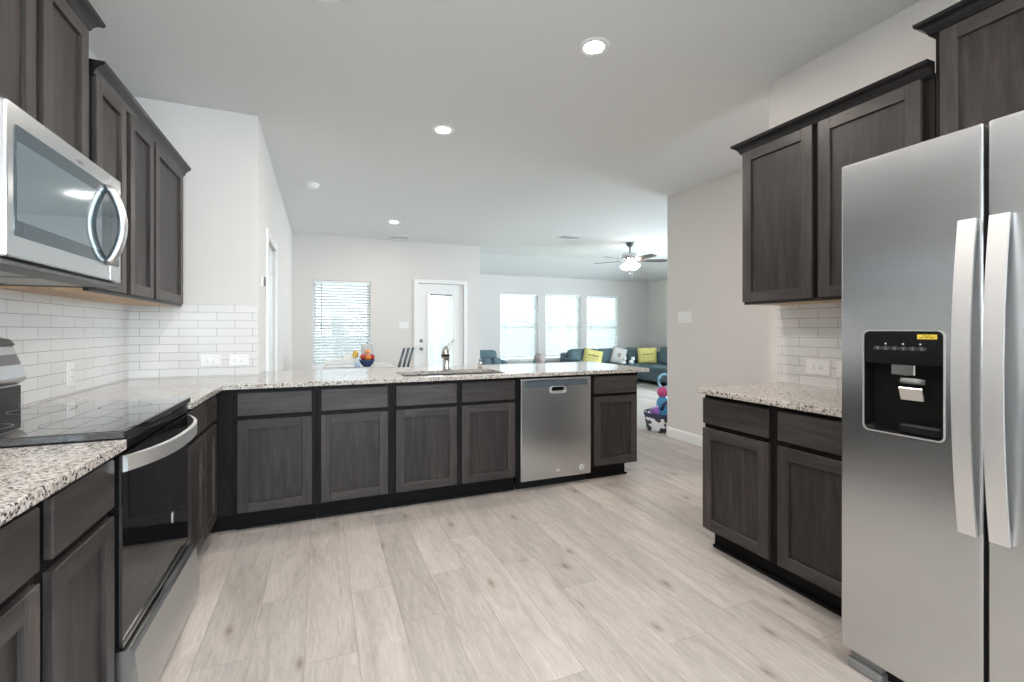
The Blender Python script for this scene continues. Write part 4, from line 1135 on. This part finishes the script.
def rotm(z, x, y): return Matrix.Rotation(math.radians(z), 4, 'Z') @ Matrix.Rotation(math.radians(x), 4, 'X') @ Matrix.Rotation(math.radians(y), 4, 'Y')
cushion('yellow lettered cushion leaning at the sofa end near the windows', YL_, (5.93, 9.30, 0.60), 0.46, 0.40, rotm(-20, -22, 14), 'script')
cushion('white cushion with a tan motif in the sofa middle', (0.70, 0.69, 0.68), (6.66, 9.30, 0.62), 0.36, 0.44, rotm(-28, -20, 16), 'motif')
cushion('yellow lettered cushion upright in the sofa corner', YL_, (7.28, 9.0, 0.625), 0.46, 0.40, rotm(-34, -14, -2), 'script')
def plush(label, loc, s, col):
    r = thing('plush_toy', label, 'plush toy', loc, 0, 'white plush toys on the sofa')
    m = mat('plush fur', col, 0.9)
    k = MB(); k.ball((0, 0, 0.07 * s), 0.08 * s, sc=(1.1, 0.9, 0.85), wob=0.03); k.build('body', m, r, True)
    k = MB(); k.ball((0.02 * s, -0.05 * s, 0.17 * s), 0.058 * s, wob=0.02); hd = k.build('head', m, r, True)
    k = MB(); k.ball((-0.02 * s, -0.05 * s, 0.225 * s), 0.022 * s, sub=2); k.ball((0.06 * s, -0.05 * s, 0.225 * s), 0.022 * s, sub=2); k.build('ear', m, hd, True)
plush('white plush toy leaning against the tan-printed cushion', (6.56, 8.98, 0.432), 0.8, (0.78, 0.78, 0.78))
plush('white plush toy alone on the seat left of corner cushion', (6.80, 8.98, 0.432), 0.75, (0.80, 0.80, 0.80))
lv = thing('armchair', 'teal armchair at the wall corner left of the far windows', 'armchair', (3.1, 8.9, 0))
k = MB(); soft(k, (2.86, 8.50, 0.08), (3.36, 9.35, 0.42), 0.04, 2); k.build('base', M['teal'], lv)
for a, c in (((2.76, 8.45, 0.08), (2.90, 9.38, 0.66)), ((3.30, 8.45, 0.08), (3.44, 9.38, 0.64))):
    k = MB(); soft(k, a, c, 0.07); k.build('arm', M['teal'], lv)
for x0_ in (2.90, 3.105):
    k = MB(); soft(k, (x0_, 8.44, 0.42), (x0_ + 0.20, 9.05, 0.70), 0.08); k.build('seat_cushion', M['teal'], lv)
k = MB(); soft(k, (2.78, 9.10, 0.40), (3.46, 9.36, 0.82), 0.10, 5); k.build('back_cushion', M['teal'], lv)
k = MB()
for x in (2.82, 3.38):
    for y in (8.53, 9.3):
        k.lathe([(0, 0), (0.025, 0), (0.03, 0.08), (0, 0.08)], (x, y, 0), 10)
k.build('foot', M['slot'], lv)
et = thing('side_table', 'low dark side table under the far windows', 'table', (4.75, 9.5, 0))
k = MB(); k.box((4.45, 9.28, 0.40), (5.05, 9.72, 0.43), 0.006); k.build('tabletop', M['dgrey'], et)
for x in (4.49, 5.01):
    for y in (9.32, 9.68):
        k = MB(); k.tube([(x, y, 0.40), (x, y, 0)], 0.017, 10); k.build('leg', M['dgrey'], et)
ty = thing('toy_ball', 'round pinkish grey plush ball below the far windows', 'toy', (4.60, 9.5, 0.43))
k = MB(); k.ball((4.62, 9.48, 0.435 + 0.135), 0.135, sc=(1, 0.9, 1), wob=0.03); k.build('body', mat('pinkish grey plush', (0.42, 0.34, 0.33), 0.9), ty)
k = MB(); k.ball((4.50, 9.47, 0.52), 0.055, sc=(0.7, 0.9, 1.2)); k.build('leaf_patch', mat('green plush', (0.16, 0.30, 0.26), 0.9), ty)

# toys behind the wall corner
TX, TY = 3.945, 4.56
tb = thing('toy_basket', 'black and white patterned toy basket on the floor by the wall end', 'basket', (TX, TY, 0))
def pat():
    m = mat('black white pattern', (0.6, 0.6, 0.6), 0.8); q = NT(m)
    v = q.n('ShaderNodeTexVoronoi', i_Scale=22.0); q.l(q.coord('Object'), v.inputs[0]); s = q.n('ShaderNodeSeparateColor'); q.l(v.outputs['Color'], s.inputs[0])
    q.l(q.ramp(s.outputs[0], [(0.0, (0.05, 0.05, 0.06)), (0.35, (0.72, 0.73, 0.75))], 'CONSTANT'), q.b.inputs['Base Color']); return m
k = MB(); k.lathe([(0, 0), (0.20, 0), (0.215, 0.02), (0.24, 0.22), (0.23, 0.225), (0.205, 0.03), (0, 0.02)], (TX, TY, 0), 32); k.build('basket_body', pat(), tb)
k = MB(); k.lathe([(0.2365, 0.175), (0.241, 0.18), (0.246, 0.225), (0.2405, 0.23)], (TX, TY, 0), 32); k.build('rim_band', mat('navy band', (0.03, 0.04, 0.09), 0.7), tb)
t1 = thing('plush_toy', 'purple plush toy poking out of the patterned basket', 'plush toy', (TX - 0.165, TY - 0.03, 0.2))
k = MB(); k.ball((TX - 0.165, TY - 0.03, 0.245), 0.055, wob=0.05); k.build('body', mat('purple plush', (0.28, 0.12, 0.42), 0.8), t1)
for dx in (-0.03, 0.03):
    k = MB(); k.ball((TX - 0.165 + dx, TY - 0.035, 0.30), 0.02, sub=2); k.build('ear', mat('lilac plush', (0.6, 0.5, 0.72), 0.8), t1)
t2 = thing('toy_figure', 'tall bright blue toy with a pink head standing in the basket by the wall end', 'toy', (TX - 0.02, TY, 0.03))
M['tblue'] = mat('bright blue toy', (0.06, 0.28, 0.52), 0.35)
k = MB(); k.lathe([(0, 0.03), (0.06, 0.03), (0.08, 0.2), (0.075, 0.36), (0.045, 0.42), (0, 0.43)], (TX - 0.02, TY, 0), 20); k.build('body', M['tblue'], t2)
k = MB(); k.tube([(TX - 0.08, TY - 0.05, 0.26), (TX - 0.06, TY - 0.065, 0.33), (TX - 0.02, TY - 0.075, 0.36)], 0.022, 10); k.build('sash', mat('navy cloth', (0.02, 0.05, 0.12), 0.6), t2)
k = MB(); k.ball((TX - 0.02, TY, 0.475), 0.07); k.build('head', mat('pink toy', (0.60, 0.08, 0.22), 0.4), t2)
k = MB(); k.tube([(TX + 0.0 + 0.085 * math.cos(a), TY, 0.610 + 0.085 * math.sin(a)) for a in [i * 2 * PI / 20 for i in range(21)]], 0.016, 8, cap=False); k.build('hoop', mat('pale blue plastic', (0.30, 0.62, 0.80), 0.25), t2)
